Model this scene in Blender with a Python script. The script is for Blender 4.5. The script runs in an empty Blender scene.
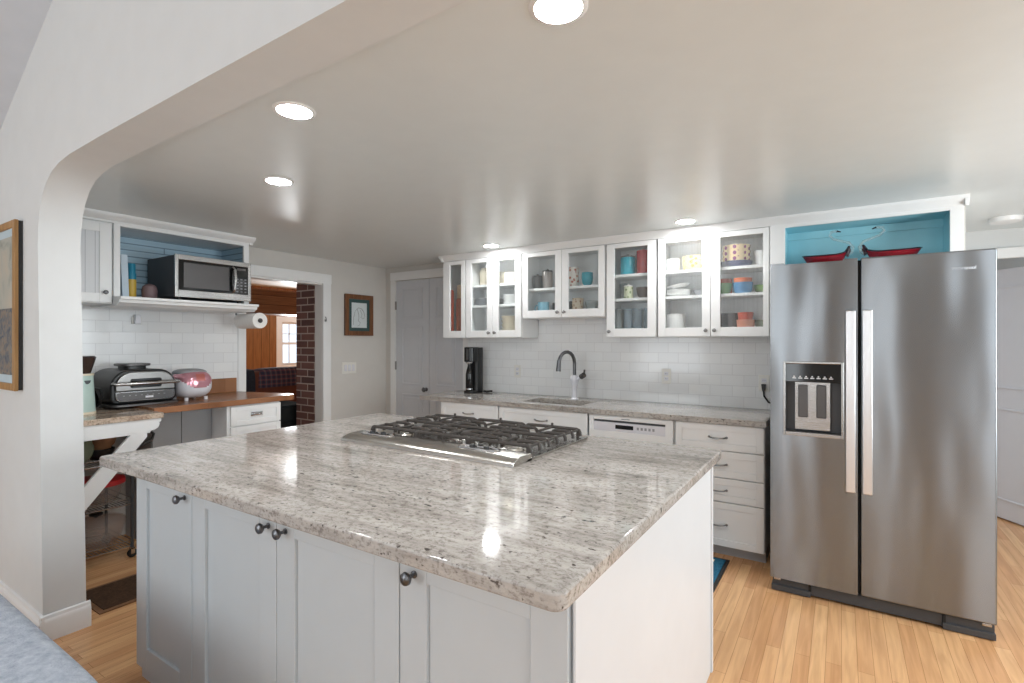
import bpy, bmesh, math, random
from mathutils import Vector, Matrix
random.seed(7)
SC = bpy.context.scene
COL = SC.collection
PI = math.pi

# ------------------------------------------------------------------ camera, world, lights, exposure
cam_d = bpy.data.cameras.new('camera')
cam_d.sensor_width = 36.0
cam_d.lens = 18.0
cam_d.clip_start = 0.05
cam = bpy.data.objects.new('camera', cam_d)
cam.location = (0, 0, 1.36)
cam.rotation_euler = (PI/2, 0, math.radians(32.76))
COL.objects.link(cam)
SC.camera = cam

wd = bpy.data.worlds.new('sky')
SC.world = wd
wd.use_nodes = True
_nt = wd.node_tree
_bg = _nt.nodes['Background']
_bg.inputs[0].default_value = (0.78, 0.88, 1.0, 1)
_bg.inputs[1].default_value = 1.2
SC.view_settings.view_transform = 'Standard'
SC.view_settings.look = 'None'
SC.view_settings.gamma = 1.0
SC.view_settings.use_curve_mapping = False
SC.view_settings.exposure = 0.40

def area(name, loc, rot, sx, sy, power, color=(1, 1, 1)):
    l = bpy.data.lights.new(name, 'AREA')
    l.shape = 'RECTANGLE'
    l.size, l.size_y = sx, sy
    l.energy = power
    l.color = color
    o = bpy.data.objects.new(name, l)
    o.location = loc
    o.rotation_euler = rot
    COL.objects.link(o)
    return o
# area lights added as daylight: unseen living-room and hall windows, far room's window
for _x, _w, _p in ((-3.3, 1.5, 34), (-0.73, 0.30, 7), (0.50, 0.22, 6), (2.1, 1.0, 18)):
    area('window_daylight', (_x, -3.72, 1.5), (math.radians(90), 0, 0), _w, 2.1, _p, (0.925, 0.98, 1.0))
area('window_daylight', (3.95, -1.2, 1.75), (0, math.radians(90), 0), 1.7, 2.2, 32, (0.925, 0.98, 1.0))  # added at an unseen opening in the east wall
area('window_daylight', (2.12, 2.6, 1.35), (0, math.radians(90), 0), 1.2, 1.6, 46, (0.91, 0.98, 1.0))  # added at an unseen opening, brightens ceiling and island end
area('window_daylight', (-8.8, 6.3, 1.35), (0, math.radians(-90), 0), 1.0, 1.0, 90, (0.95, 0.98, 1.0))
LAMP_STRENGTH = 155.0

# ------------------------------------------------------------------ materials
def lin(r, g, b):
    f = lambda c: (c/255/12.92) if c/255 <= 0.04045 else ((c/255+0.055)/1.055)**2.4
    return (f(r), f(g), f(b), 1)

def newmat(name):
    m = bpy.data.materials.new(name)
    m.use_nodes = True
    nt = m.node_tree
    return m, nt, nt.nodes['Principled BSDF']

def node(nt, t, **kw):
    n = nt.nodes.new(t)
    for k, v in kw.items():
        if hasattr(n, k):
            setattr(n, k, v)
        else:
            n.inputs[k].default_value = v
    return n

def ramp(nt, stops, interp='LINEAR'):
    r = nt.nodes.new('ShaderNodeValToRGB')
    r.color_ramp.interpolation = interp
    e = r.color_ramp.elements
    while len(e) < len(stops):
        e.new(0.5)
    for i, (p, c) in enumerate(stops):
        e[i].position = p
        e[i].color = c
    return r

def coords(nt, scale=(1, 1, 1), rot=(0, 0, 0)):
    tc = nt.nodes.new('ShaderNodeTexCoord')
    mp = nt.nodes.new('ShaderNodeMapping')
    mp.inputs['Scale'].default_value = scale
    mp.inputs['Rotation'].default_value = rot
    nt.links.new(tc.outputs['Object'], mp.inputs['Vector'])
    return mp.outputs['Vector']

def mixc(nt, fac, a, b, mode='MIX'):
    n = nt.nodes.new('ShaderNodeMix')
    n.data_type = 'RGBA'
    n.blend_type = mode
    L = nt.links.new
    for sock, v in ((n.inputs[0], fac), (n.inputs[6], a), (n.inputs[7], b)):
        if isinstance(v, (int, float, tuple)):
            sock.default_value = v
        else:
            L(v, sock)
    return n.outputs[2]

def bump(nt, bs, height, strength=0.2, dist=0.01):
    b = nt.nodes.new('ShaderNodeBump')
    b.inputs['Strength'].default_value = strength
    b.inputs['Distance'].default_value = dist
    nt.links.new(height, b.inputs['Height'])
    nt.links.new(b.outputs['Normal'], bs.inputs['Normal'])
    return b

def plain(name, col, rough=0.5, metal=0.0, var=0.04, scale=9.0, spec=0.5, bmp=0.0, coat=0.0):
    """A surface of one colour with a little uneven tone and, if asked, a fine surface grain."""
    m, nt, bs = newmat(name)
    v = coords(nt)
    no = node(nt, 'ShaderNodeTexNoise', Scale=scale, Detail=3.0)
    nt.links.new(v, no.inputs['Vector'])
    d = tuple(max(0, c*(1-var)) for c in col[:3]) + (1,)
    u = tuple(min(1, c*(1+var)) for c in col[:3]) + (1,)
    r = ramp(nt, [(0.3, d), (0.7, u)])
    nt.links.new(no.outputs['Fac'], r.inputs[0])
    nt.links.new(r.outputs[0], bs.inputs['Base Color'])
    bs.inputs['Roughness'].default_value = rough
    bs.inputs['Metallic'].default_value = metal
    bs.inputs['Specular IOR Level'].default_value = spec
    bs.inputs['Coat Weight'].default_value = coat
    if bmp:
        n2 = node(nt, 'ShaderNodeTexNoise', Scale=scale*14, Detail=3.0)
        nt.links.new(v, n2.inputs['Vector'])
        bump(nt, bs, n2.outputs['Fac'], bmp, 0.004)
    return m

M = {}
M['white'] = plain('white_paint', lin(240, 241, 241), 0.32, var=0.012)
M['island'] = plain('island_grey', lin(200, 205, 208), 0.35, var=0.012)  # greyer tone for the island's body and doors
M['island_end'] = plain('island_end_pale', lin(218, 220, 223), 0.35, var=0.012)
M['trim'] = plain('trim_paint', lin(238, 239, 239), 0.35, var=0.012)
M['wall'] = plain('wall_paint', lin(212, 209, 204), 0.6, var=0.015, bmp=0.03)
M['archwall'] = plain('living_room_wall_paint', lin(219, 221, 221), 0.6, var=0.015, bmp=0.03)
M['ceiling'] = plain('ceiling_paint', lin(221, 226, 226), 0.28, var=0.012, spec=0.45)
M['vault'] = plain('vault_paint', lin(216, 223, 232), 0.7, var=0.02)
M['door'] = plain('door_paint', lin(208, 211, 216), 0.45, var=0.012)
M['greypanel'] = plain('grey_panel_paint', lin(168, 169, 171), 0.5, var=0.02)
M['teal'] = plain('turquoise_paint', lin(166, 224, 236), 0.5, var=0.05, scale=4)
M['black'] = plain('black_plastic', lin(26, 26, 27), 0.35, var=0.1)
M['blackgloss'] = plain('black_gloss', lin(14, 14, 15), 0.08, var=0.1)
M['iron'] = plain('cast_iron', lin(62, 56, 52), 0.55, var=0.15, scale=60, bmp=0.1)
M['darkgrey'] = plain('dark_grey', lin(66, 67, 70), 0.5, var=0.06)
M['chrome'] = plain('chrome', lin(205, 206, 208), 0.12, 1.0, var=0.02)
M['pewter'] = plain('pewter', lin(112, 113, 116), 0.3, 1.0, var=0.08, scale=30)
M['nickel'] = plain('brushed_nickel', lin(160, 160, 160), 0.28, 1.0, var=0.04)
M['sinksteel'] = plain('sink_composite', lin(120, 112, 104), 0.4, 0.0, var=0.1, scale=80)
M['ivory'] = plain('ivory_plastic', lin(232, 230, 224), 0.35, var=0.01)
M['cream'] = plain('cream_ceramic', lin(240, 228, 204), 0.25, var=0.03)
M['whiteceramic'] = plain('white_ceramic', lin(238, 238, 236), 0.2, var=0.01)
M['turq'] = plain('turquoise_ceramic', lin(40, 165, 185), 0.25, var=0.06)
M['lightblue'] = plain('light_blue_ceramic', lin(140, 200, 222), 0.25, var=0.04)
M['redtin'] = plain('red_enamel', lin(196, 44, 48), 0.25, var=0.05)
M['redlid'] = plain('red_plastic', lin(198, 30, 34), 0.35, var=0.04)
M['brownbowl'] = plain('brown_ceramic', lin(92, 74, 66), 0.35, var=0.12)
M['greenbowl'] = plain('green_ceramic', lin(84, 140, 70), 0.3, var=0.12)
M['bluebowl'] = plain('blue_ceramic', lin(70, 130, 176), 0.3, var=0.1)
M['orange'] = plain('orange_ceramic', lin(220, 110, 62), 0.3, var=0.08)
M['olive'] = plain('olive_leaf_ceramic', lin(106, 134, 70), 0.4, var=0.15)
M['terracotta'] = plain('terracotta_ceramic', lin(208, 86, 58), 0.4, var=0.12)
M['pinkbowl'] = plain('salmon_ceramic', lin(226, 150, 120), 0.35, var=0.06)
M['navy'] = plain('navy_ceramic', lin(70, 74, 110), 0.3, var=0.1)
M['mint'] = plain('mint_enamel', lin(190, 213, 206), 0.3, var=0.02)
M['sage'] = plain('sage_enamel', lin(140, 152, 128), 0.35, var=0.05)
M['gunmetal'] = plain('gunmetal', lin(92, 90, 90), 0.35, 0.6, var=0.06)
M['thermos'] = plain('brushed_thermos', lin(150, 142, 138), 0.35, 0.5, var=0.05)
M['paper'] = plain('paper_towel', lin(240, 239, 236), 0.9, var=0.015, bmp=0.15)
M['bluepaper'] = plain('pale_blue_card', lin(196, 212, 224), 0.7, var=0.03)
M['mauve'] = plain('mauve_stoneware', lin(120, 98, 100), 0.5, var=0.12)
M['canblue'] = plain('can_blue', lin(36, 128, 158), 0.4, var=0.06)
M['canyellow'] = plain('can_yellow', lin(196, 164, 66), 0.4, var=0.06)
M['smoke'] = plain('smoked_plastic', lin(58, 46, 42), 0.15, var=0.15)
M['tan'] = plain('tan_metal', lin(168, 148, 124), 0.35, 0.3, var=0.08)
M['whiteplastic'] = plain('white_plastic', lin(226, 226, 232), 0.25, var=0.01)
M['pink'] = plain('pink_metallic', lin(222, 160, 172), 0.15, 0.55, var=0.04)
M['pinkscreen'] = plain('rose_panel', lin(190, 112, 104), 0.2, 0.2, var=0.06)
M['leather'] = plain('brown_leather', lin(128, 76, 60), 0.5, var=0.12, bmp=0.1)
M['navycloth'] = plain('navy_cloth', lin(62, 70, 84), 0.95, var=0.2, scale=30, bmp=0.2)
M['chest'] = plain('dark_chest', lin(40, 42, 42), 0.9, var=0.1, spec=0.05)
M['teal_mat'] = plain('green_mat_board', lin(58, 84, 84), 0.8, var=0.04)
M['grout_dark'] = plain('rubber', lin(24, 24, 24), 0.8, var=0.1)
M['matborder'] = plain('mat_border', lin(124, 88, 60), 0.8, var=0.12, scale=40)
M['greyprint'] = plain('grey_print', lin(150, 152, 156), 0.6, var=0.03)
M['whiteprint'] = plain('white_print', lin(225, 226, 230), 0.5, var=0.03)
M['copper_bowl'] = plain('bamboo_bowl', lin(150, 108, 76), 0.5, var=0.25, scale=20)
M['redglass'] = plain('red_glass', lin(150, 10, 26), 0.08, var=0.1, coat=0.5)
M['darkrim'] = plain('dark_red_glass_rim', lin(42, 12, 34), 0.08, var=0.1, coat=0.5)
M['pebble'] = plain('cooktop_steel', lin(204, 201, 196), 0.22, 1.0, var=0.05)

def emissive(name, col, st):
    m, nt, bs = newmat(name)
    bs.inputs['Base Color'].default_value = col
    bs.inputs['Emission Color'].default_value = col
    bs.inputs['Emission Strength'].default_value = st
    return m
M['lamp'] = emissive('lamp_lens', (0.975, 0.985, 0.985, 1), LAMP_STRENGTH)

def steel(name, col, rough, streak_axis='x', wav=0.5):
    m, nt, bs = newmat(name)
    bs.inputs['Base Color'].default_value = col
    bs.inputs['Metallic'].default_value = 1.0
    sc = (2, 2, 700) if streak_axis == 'x' else (700, 2, 2)
    v = coords(nt, sc)
    no = node(nt, 'ShaderNodeTexNoise', Scale=1.0, Detail=4.0)
    nt.links.new(v, no.inputs['Vector'])
    v2 = coords(nt, (5.5, 1, 0.9))
    n2 = node(nt, 'ShaderNodeTexNoise', Scale=1.0, Detail=1.0)
    nt.links.new(v2, n2.inputs['Vector'])
    mr = node(nt, 'ShaderNodeMapRange')
    mr.inputs['To Min'].default_value = rough-0.05
    mr.inputs['To Max'].default_value = rough+0.07
    nt.links.new(no.outputs['Fac'], mr.inputs['Value'])
    nt.links.new(mr.outputs[0], bs.inputs['Roughness'])
    b1 = node(nt, 'ShaderNodeBump')
    b1.inputs['Strength'].default_value = wav
    b1.inputs['Distance'].default_value = 0.012
    nt.links.new(n2.outputs['Fac'], b1.inputs['Height'])
    b2 = node(nt, 'ShaderNodeBump')
    b2.inputs['Strength'].default_value = 0.12
    b2.inputs['Distance'].default_value = 0.001
    nt.links.new(no.outputs['Fac'], b2.inputs['Height'])
    nt.links.new(b1.outputs['Normal'], b2.inputs['Normal'])
    nt.links.new(b2.outputs['Normal'], bs.inputs['Normal'])
    return m
def fridge_steel():
    m, nt, bs = newmat('fridge_stainless')
    L = nt.links.new
    bs.inputs['Base Color'].default_value = lin(176, 177, 181)
    bs.inputs['Metallic'].default_value = 1.0
    bs.inputs['Roughness'].default_value = 0.235
    bs.inputs['Anisotropic'].default_value = 0.98
    tg = nt.nodes.new('ShaderNodeCombineXYZ')      # horizontal brushing smears reflections up and down
    tg.inputs[2].default_value = 1.0
    L(tg.outputs[0], bs.inputs['Tangent'])
    v2 = coords(nt, (4.0, 1, 1.3))
    n2 = node(nt, 'ShaderNodeTexNoise', Scale=1.0, Detail=1.0)
    L(v2, n2.inputs['Vector'])
    b1 = bump(nt, bs, n2.outputs['Fac'], 0.5, 0.012)
    v = coords(nt, (3, 3, 900))
    no = node(nt, 'ShaderNodeTexNoise', Scale=1.0, Detail=3.0)
    L(v, no.inputs['Vector'])
    r = ramp(nt, [(0.3, lin(134, 138, 142)), (0.7, lin(140, 144, 148))])
    L(no.outputs['Fac'], r.inputs[0])
    L(r.outputs[0], bs.inputs['Base Color'])
    return m
M['fridge'] = fridge_steel()
M['steel'] = steel('stainless', lin(178, 176, 174), 0.25, wav=0.1)
M['darksteel'] = steel('grill_steel', lin(140, 138, 136), 0.32, wav=0.1)
M['handle'] = steel('handle_stainless', lin(222, 222, 224), 0.3, wav=0.0)

def granite(name, base, streak, dark, warm, stretch):
    m, nt, bs = newmat(name)
    L = nt.links.new
    v = coords(nt, stretch)
    n1 = node(nt, 'ShaderNodeTexNoise', Scale=10.0, Detail=9.0, Roughness=0.72, Distortion=0.3)
    L(v, n1.inputs['Vector'])
    r1 = ramp(nt, [(0.34, streak), (0.50, base), (0.68, warm)])
    L(n1.outputs['Fac'], r1.inputs[0])
    v2 = coords(nt, (0.7, 1.0, 1.0))
    n2 = node(nt, 'ShaderNodeTexNoise', Scale=95.0, Detail=6.0, Roughness=0.75)
    L(v2, n2.inputs['Vector'])
    r2 = ramp(nt, [(0.38, (0.42, 0.40, 0.38, 1)), (0.50, (0.90, 0.93, 0.92, 1)), (0.64, (1.0, 1.0, 1.0, 1))])
    L(n2.outputs['Fac'], r2.inputs[0])
    c1 = mixc(nt, 0.85, r1.outputs[0], r2.outputs[0], 'MULTIPLY')
    vo = node(nt, 'ShaderNodeTexNoise', Scale=58.0, Detail=3.0, Roughness=0.6)
    L(v2, vo.inputs['Vector'])
    n4 = node(nt, 'ShaderNodeTexNoise', Scale=5.0, Detail=2.0)
    L(v, n4.inputs['Vector'])
    ad = node(nt, 'ShaderNodeMath', operation='MULTIPLY_ADD')
    L(n4.outputs['Fac'], ad.inputs[0])
    ad.inputs[1].default_value = 0.16
    L(vo.outputs['Fac'], ad.inputs[2])
    r3 = ramp(nt, [(0.715, (0, 0, 0, 1)), (0.77, (1, 1, 1, 1))])
    L(ad.outputs[0], r3.inputs[0])
    L(mixc(nt, r3.outputs[0], c1, dark), bs.inputs['Base Color'])
    bs.inputs['Roughness'].default_value = 0.07
    bs.inputs['Specular IOR Level'].default_value = 0.45
    return m
M['granite'] = granite('granite', lin(188, 180, 174), lin(146, 138, 132), lin(80, 73, 68), lin(208, 201, 196), (0.20, 1.6, 1.3))
M['granite2'] = granite('pink_granite', lin(214, 192, 172), lin(176, 146, 126), lin(60, 50, 44), lin(226, 208, 192), (1.2, 0.6, 1.0))

def tile(name, horiz):
    m, nt, bs = newmat(name)
    L = nt.links.new
    tc = nt.nodes.new('ShaderNodeTexCoord')
    sp = nt.nodes.new('ShaderNodeSeparateXYZ')
    cb = nt.nodes.new('ShaderNodeCombineXYZ')
    L(tc.outputs['Object'], sp.inputs[0])
    L(sp.outputs[horiz], cb.inputs[0])
    L(sp.outputs['Z'], cb.inputs[1])
    br = nt.nodes.new('ShaderNodeTexBrick')
    br.inputs['Scale'].default_value = 1.0
    br.inputs['Brick Width'].default_value = 0.155
    br.inputs['Row Height'].default_value = 0.0785
    br.inputs['Mortar Size'].default_value = 0.0018
    br.inputs['Mortar Smooth'].default_value = 0.3
    br.inputs['Color1'].default_value = lin(240, 241, 241)
    br.inputs['Color2'].default_value = lin(234, 235, 236)
    br.inputs['Mortar'].default_value = lin(218, 218, 219)
    L(cb.outputs[0], br.inputs['Vector'])
    L(br.outputs['Color'], bs.inputs['Base Color'])
    bs.inputs['Roughness'].default_value = 0.12
    inv = node(nt, 'ShaderNodeMath', operation='SUBTRACT')
    inv.inputs[0].default_value = 1.0
    L(br.outputs['Fac'], inv.inputs[1])
    no = node(nt, 'ShaderNodeTexNoise', Scale=7.0)
    L(cb.outputs[0], no.inputs['Vector'])
    ad = node(nt, 'ShaderNodeMath', operation='MULTIPLY_ADD')
    L(no.outputs['Fac'], ad.inputs[0])
    ad.inputs[1].default_value = 0.6
    L(inv.outputs[0], ad.inputs[2])
    bump(nt, bs, ad.outputs[0], 0.25, 0.002)
    return m
M['tile_back'] = tile('subway_tile_back', 'X')
M['tile_left'] = tile('subway_tile_left', 'Y')

def planks(name, along, across, bw, rh, c1, c2, gap, rough=0.25, mort=0.0015, grain=0.18):
    m, nt, bs = newmat(name)
    L = nt.links.new
    tc = nt.nodes.new('ShaderNodeTexCoord')
    sp = nt.nodes.new('ShaderNodeSeparateXYZ')
    cb = nt.nodes.new('ShaderNodeCombineXYZ')
    L(tc.outputs['Object'], sp.inputs[0])
    L(sp.outputs[along], cb.inputs[0])
    L(sp.outputs[across], cb.inputs[1])
    br = nt.nodes.new('ShaderNodeTexBrick')
    br.offset = 0.37
    br.inputs['Scale'].default_value = 1.0
    br.inputs['Brick Width'].default_value = bw
    br.inputs['Row Height'].default_value = rh
    br.inputs['Mortar Size'].default_value = mort
    br.inputs['Color1'].default_value = c1
    br.inputs['Color2'].default_value = c2
    br.inputs['Mortar'].default_value = gap
    L(cb.outputs[0], br.inputs['Vector'])
    mp = nt.nodes.new('ShaderNodeMapping')
    mp.inputs['Scale'].default_value = (3.0, 46.0, 1)
    L(cb.outputs[0], mp.inputs['Vector'])
    no = node(nt, 'ShaderNodeTexNoise', Scale=1.0, Detail=5.0, Distortion=0.6)
    L(mp.outputs[0], no.inputs['Vector'])
    r = ramp(nt, [(0.3, (1-grain*1.6, 1-grain*1.9, 1-grain*2.2, 1)), (0.62, (1, 1, 1, 1))])
    L(no.outputs['Fac'], r.inputs[0])
    c = mixc(nt, 1.0, br.outputs['Color'], r.outputs[0], 'MULTIPLY')
    L(c, bs.inputs['Base Color'])
    bs.inputs['Roughness'].default_value = rough
    return m
M['floor'] = planks('oak_floor', 'Y', 'X', 0.85, 0.057, lin(236, 188, 138), lin(214, 160, 112), lin(170, 120, 78), 0.25, 0.0008, 0.12)
M['woodwall'] = planks('knotty_pine', 'Z', 'Y', 4.0, 0.16, lin(160, 112, 68), lin(138, 92, 54), lin(80, 50, 28), 0.4, 0.004, 0.22)
M['woodceil'] = planks('pine_boards', 'Y', 'Z', 4.0, 0.13, lin(196, 146, 108), lin(172, 122, 88), lin(100, 64, 40), 0.35, 0.004, 0.2)
M['beadboard'] = planks('blue_beadboard', 'Y', 'Z', 6.0, 0.045, lin(176, 204, 220), lin(162, 192, 210), lin(112, 136, 154), 0.4, 0.004, 0.05)
M['beadwhite'] = planks('white_beadboard', 'Z', 'Y', 6.0, 0.05, lin(222, 224, 227), lin(220, 222, 225), lin(180, 182, 186), 0.4, 0.002, 0.01)
M['butcher'] = planks('walnut_butcher_block', 'Y', 'X', 0.7, 0.045, lin(172, 120, 84), lin(136, 92, 62), lin(96, 64, 44), 0.25, 0.0006, 0.25)

def wood(name, a, b, stretch=(2, 2, 30), rough=0.4):
    m, nt, bs = newmat(name)
    v = coords(nt, stretch)
    no = node(nt, 'ShaderNodeTexNoise', Scale=1.5, Detail=5.0, Distortion=0.8)
    nt.links.new(v, no.inputs['Vector'])
    r = ramp(nt, [(0.3, a), (0.7, b)])
    nt.links.new(no.outputs['Fac'], r.inputs[0])
    nt.links.new(r.outputs[0], bs.inputs['Base Color'])
    bs.inputs['Roughness'].default_value = rough
    return m
M['frame_wood'] = wood('oak_frame', lin(150, 110, 62), lin(184, 142, 90), (30, 30, 2))
M['frame_dark'] = wood('walnut_frame', lin(92, 58, 36), lin(136, 90, 56), (30, 30, 2))
M['board_red'] = wood('cherry_board', lin(186, 70, 44), lin(214, 100, 62), (40, 40, 2))
M['board_tan'] = wood('maple_board', lin(226, 182, 134), lin(240, 206, 164), (40, 40, 2))
M['board_brown'] = wood('walnut_board', lin(150, 72, 40), lin(186, 100, 56), (40, 40, 2))

def brickmat():
    m, nt, bs = newmat('dark_brick')
    L = nt.links.new
    tc = nt.nodes.new('ShaderNodeTexCoord')
    sp = nt.nodes.new('ShaderNodeSeparateXYZ')
    ad = node(nt, 'ShaderNodeMath', operation='ADD')
    cb = nt.nodes.new('ShaderNodeCombineXYZ')
    L(tc.outputs['Object'], sp.inputs[0])
    L(sp.outputs['Y'], ad.inputs[0])
    L(sp.outputs['X'], ad.inputs[1])
    L(ad.outputs[0], cb.inputs[0])
    L(sp.outputs['Z'], cb.inputs[1])
    br = nt.nodes.new('ShaderNodeTexBrick')
    br.inputs['Scale'].default_value = 1.0
    br.inputs['Brick Width'].default_value = 0.215
    br.inputs['Row Height'].default_value = 0.072
    br.inputs['Mortar Size'].default_value = 0.006
    br.inputs['Color1'].default_value = lin(136, 98, 90)
    br.inputs['Color2'].default_value = lin(98, 74, 72)
    br.inputs['Mortar'].default_value = lin(204, 186, 178)
    L(cb.outputs[0], br.inputs['Vector'])
    L(br.outputs['Color'], bs.inputs['Base Color'])
    bs.inputs['Roughness'].default_value = 0.85
    inv = node(nt, 'ShaderNodeMath', operation='SUBTRACT')
    inv.inputs[0].default_value = 1.0
    L(br.outputs['Fac'], inv.inputs[1])
    bump(nt, bs, inv.outputs[0], 0.6, 0.006)
    return m
M['brick'] = brickmat()

def glassmat(name, tint, amount, rough=0.04, refl=0.5, bmp=None):
    """Thin glazing: most light passes straight through, some is mirrored or scattered on the surface."""
    m, nt, bs = newmat(name)
    tr = nt.nodes.new('ShaderNodeBsdfTransparent')
    tr.inputs[0].default_value = tint
    mx = nt.nodes.new('ShaderNodeMixShader')
    mx.inputs[0].default_value = amount
    bs.inputs['Base Color'].default_value = (0.75, 0.78, 0.78, 1)
    bs.inputs['Roughness'].default_value = rough
    bs.inputs['Specular IOR Level'].default_value = refl
    out = nt.nodes['Material Output']
    nt.links.new(tr.outputs[0], mx.inputs[1])
    nt.links.new(bs.outputs[0], mx.inputs[2])
    nt.links.new(mx.outputs[0], out.inputs[0])
    return m
M['pane'] = glassmat('cabinet_glass', (0.96, 0.97, 0.97, 1), 0.05)
def reeded():
    m = glassmat('reeded_glass', (0.94, 0.95, 0.95, 1), 0.12, 0.08)
    nt = m.node_tree
    v = coords(nt)
    w = node(nt, 'ShaderNodeTexWave', Scale=40.0, wave_type='BANDS', bands_direction='X')
    nt.links.new(v, w.inputs['Vector'])
    mr = node(nt, 'ShaderNodeMapRange')
    mr.inputs['To Min'].default_value = 0.03
    mr.inputs['To Max'].default_value = 0.28
    nt.links.new(w.outputs['Fac'], mr.inputs['Value'])
    mx = [n for n in nt.nodes if n.type == 'MIX_SHADER'][0]
    nt.links.new(mr.outputs[0], mx.inputs[0])
    return m
M['reeded'] = reeded()
M['windowglass'] = glassmat('window_glass', (0.96, 0.98, 1, 1), 0.06)
M['clearglass'] = glassmat('clear_glass', (0.9, 0.93, 0.93, 1), 0.22, 0.03, 0.8)
M['blueglass'] = glassmat('blue_glass', (0.62, 0.78, 0.9, 1), 0.25, 0.05, 0.8)
M['pinkglass'] = glassmat('bowl_glass', (0.93, 0.86, 0.82, 1), 0.13, 0.05, 0.8)

def cell(name, base, dots, scale, thr, rough=0.25):
    m, nt, bs = newmat(name)
    v = coords(nt)
    vo = node(nt, 'ShaderNodeTexVoronoi', Scale=scale)
    nt.links.new(v, vo.inputs['Vector'])
    r = ramp(nt, [(thr, (1, 1, 1, 1)), (thr+0.04, (0, 0, 0, 1))])
    nt.links.new(vo.outputs['Distance'], r.inputs[0])
    c = mixc(nt, r.outputs[0], base, dots)
    nt.links.new(c, bs.inputs['Base Color'])
    bs.inputs['Roughness'].default_value = rough
    return m
M['dotpurple'] = cell('purple_dotted_ceramic', lin(240, 214, 170), lin(140, 60, 118), 26, 0.36)
M['dotyellow'] = cell('yellow_patterned_ceramic', lin(244, 214, 150), lin(190, 130, 60), 30, 0.34)
M['floral'] = cell('floral_ceramic', lin(232, 226, 218), lin(180, 110, 90), 34, 0.32)
M['beigepat'] = cell('beige_patterned_ceramic', lin(206, 186, 160), lin(150, 112, 88), 40, 0.3)
M['greenpat'] = cell('green_patterned_ceramic', lin(206, 210, 180), lin(120, 140, 96), 40, 0.34)

def fabric(name, a, b, sc, st=0.8):
    m, nt, bs = newmat(name)
    v = coords(nt)
    no = node(nt, 'ShaderNodeTexNoise', Scale=sc, Detail=8.0, Roughness=0.75)
    nt.links.new(v, no.inputs['Vector'])
    r = ramp(nt, [(0.32, a), (0.66, b)])
    nt.links.new(no.outputs['Fac'], r.inputs[0])
    nt.links.new(r.outputs[0], bs.inputs['Base Color'])
    bs.inputs['Roughness'].default_value = 0.95
    bs.inputs['Specular IOR Level'].default_value = 0.1
    n2 = node(nt, 'ShaderNodeTexNoise', Scale=sc*6, Detail=4.0)
    nt.links.new(v, n2.inputs['Vector'])
    bump(nt, bs, n2.outputs['Fac'], st, 0.008)
    return m
M['bluefabric'] = fabric('blue_grey_fabric', lin(158, 168, 184), lin(206, 212, 220), 30)
M['bluerug'] = fabric('blue_rug_pile', lin(44, 98, 130), lin(66, 130, 160), 40)
M['brownmat'] = fabric('brown_mat_pile', lin(66, 50, 40), lin(92, 70, 54), 60, 0.5)

def plaid():
    m, nt, bs = newmat('plaid_blanket')
    L = nt.links.new
    v = coords(nt)
    w = node(nt, 'ShaderNodeTexWave', Scale=4.5, wave_type='BANDS', bands_direction='Y')
    L(v, w.inputs['Vector'])
    w2 = node(nt, 'ShaderNodeTexWave', Scale=5.5, wave_type='BANDS', bands_direction='Z')
    L(v, w2.inputs['Vector'])
    r = ramp(nt, [(0.0, lin(74, 76, 100)), (0.55, lin(90, 88, 112)), (0.8, lin(170, 92, 96)), (1, lin(120, 146, 152))])
    L(w.outputs['Fac'], r.inputs[0])
    r2 = ramp(nt, [(0.0, lin(66, 70, 94)), (0.8, lin(104, 92, 112)), (1, lin(178, 108, 112))])
    L(w2.outputs['Fac'], r2.inputs[0])
    L(mixc(nt, 0.5, r.outputs[0], r2.outputs[0]), bs.inputs['Base Color'])
    bs.inputs['Roughness'].default_value = 0.95
    return m
M['plaid'] = plaid()

def artmat(name, stops, scale, dist=1.5):
    m, nt, bs = newmat(name)
    v = coords(nt)
    no = node(nt, 'ShaderNodeTexNoise', Scale=scale, Detail=7.0, Distortion=dist)
    nt.links.new(v, no.inputs['Vector'])
    r = ramp(nt, stops)
    nt.links.new(no.outputs['Fac'], r.inputs[0])
    nt.links.new(r.outputs[0], bs.inputs['Base Color'])
    bs.inputs['Roughness'].default_value = 0.6
    return m
M['art_pale'] = artmat('pale_painting', [(0.3, lin(132, 134, 126)), (0.5, lin(172, 172, 162)), (0.7, lin(186, 176, 160))], 6)
M['art_dark'] = artmat('flower_painting', [(0.32, lin(66, 76, 92)), (0.46, lin(104, 108, 112)), (0.56, lin(138, 122, 106)), (0.7, lin(120, 130, 130))], 26, 1.0)
M['art_mat'] = plain('blue_mat_board', lin(186, 202, 210), 0.8, var=0.03)
M['sketch'] = plain('sketch_paper', lin(214, 222, 224), 0.8, var=0.03)

# ------------------------------------------------------------------ mesh builder
WORLD = {}     # object -> world origin used when its vertices were written

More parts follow.
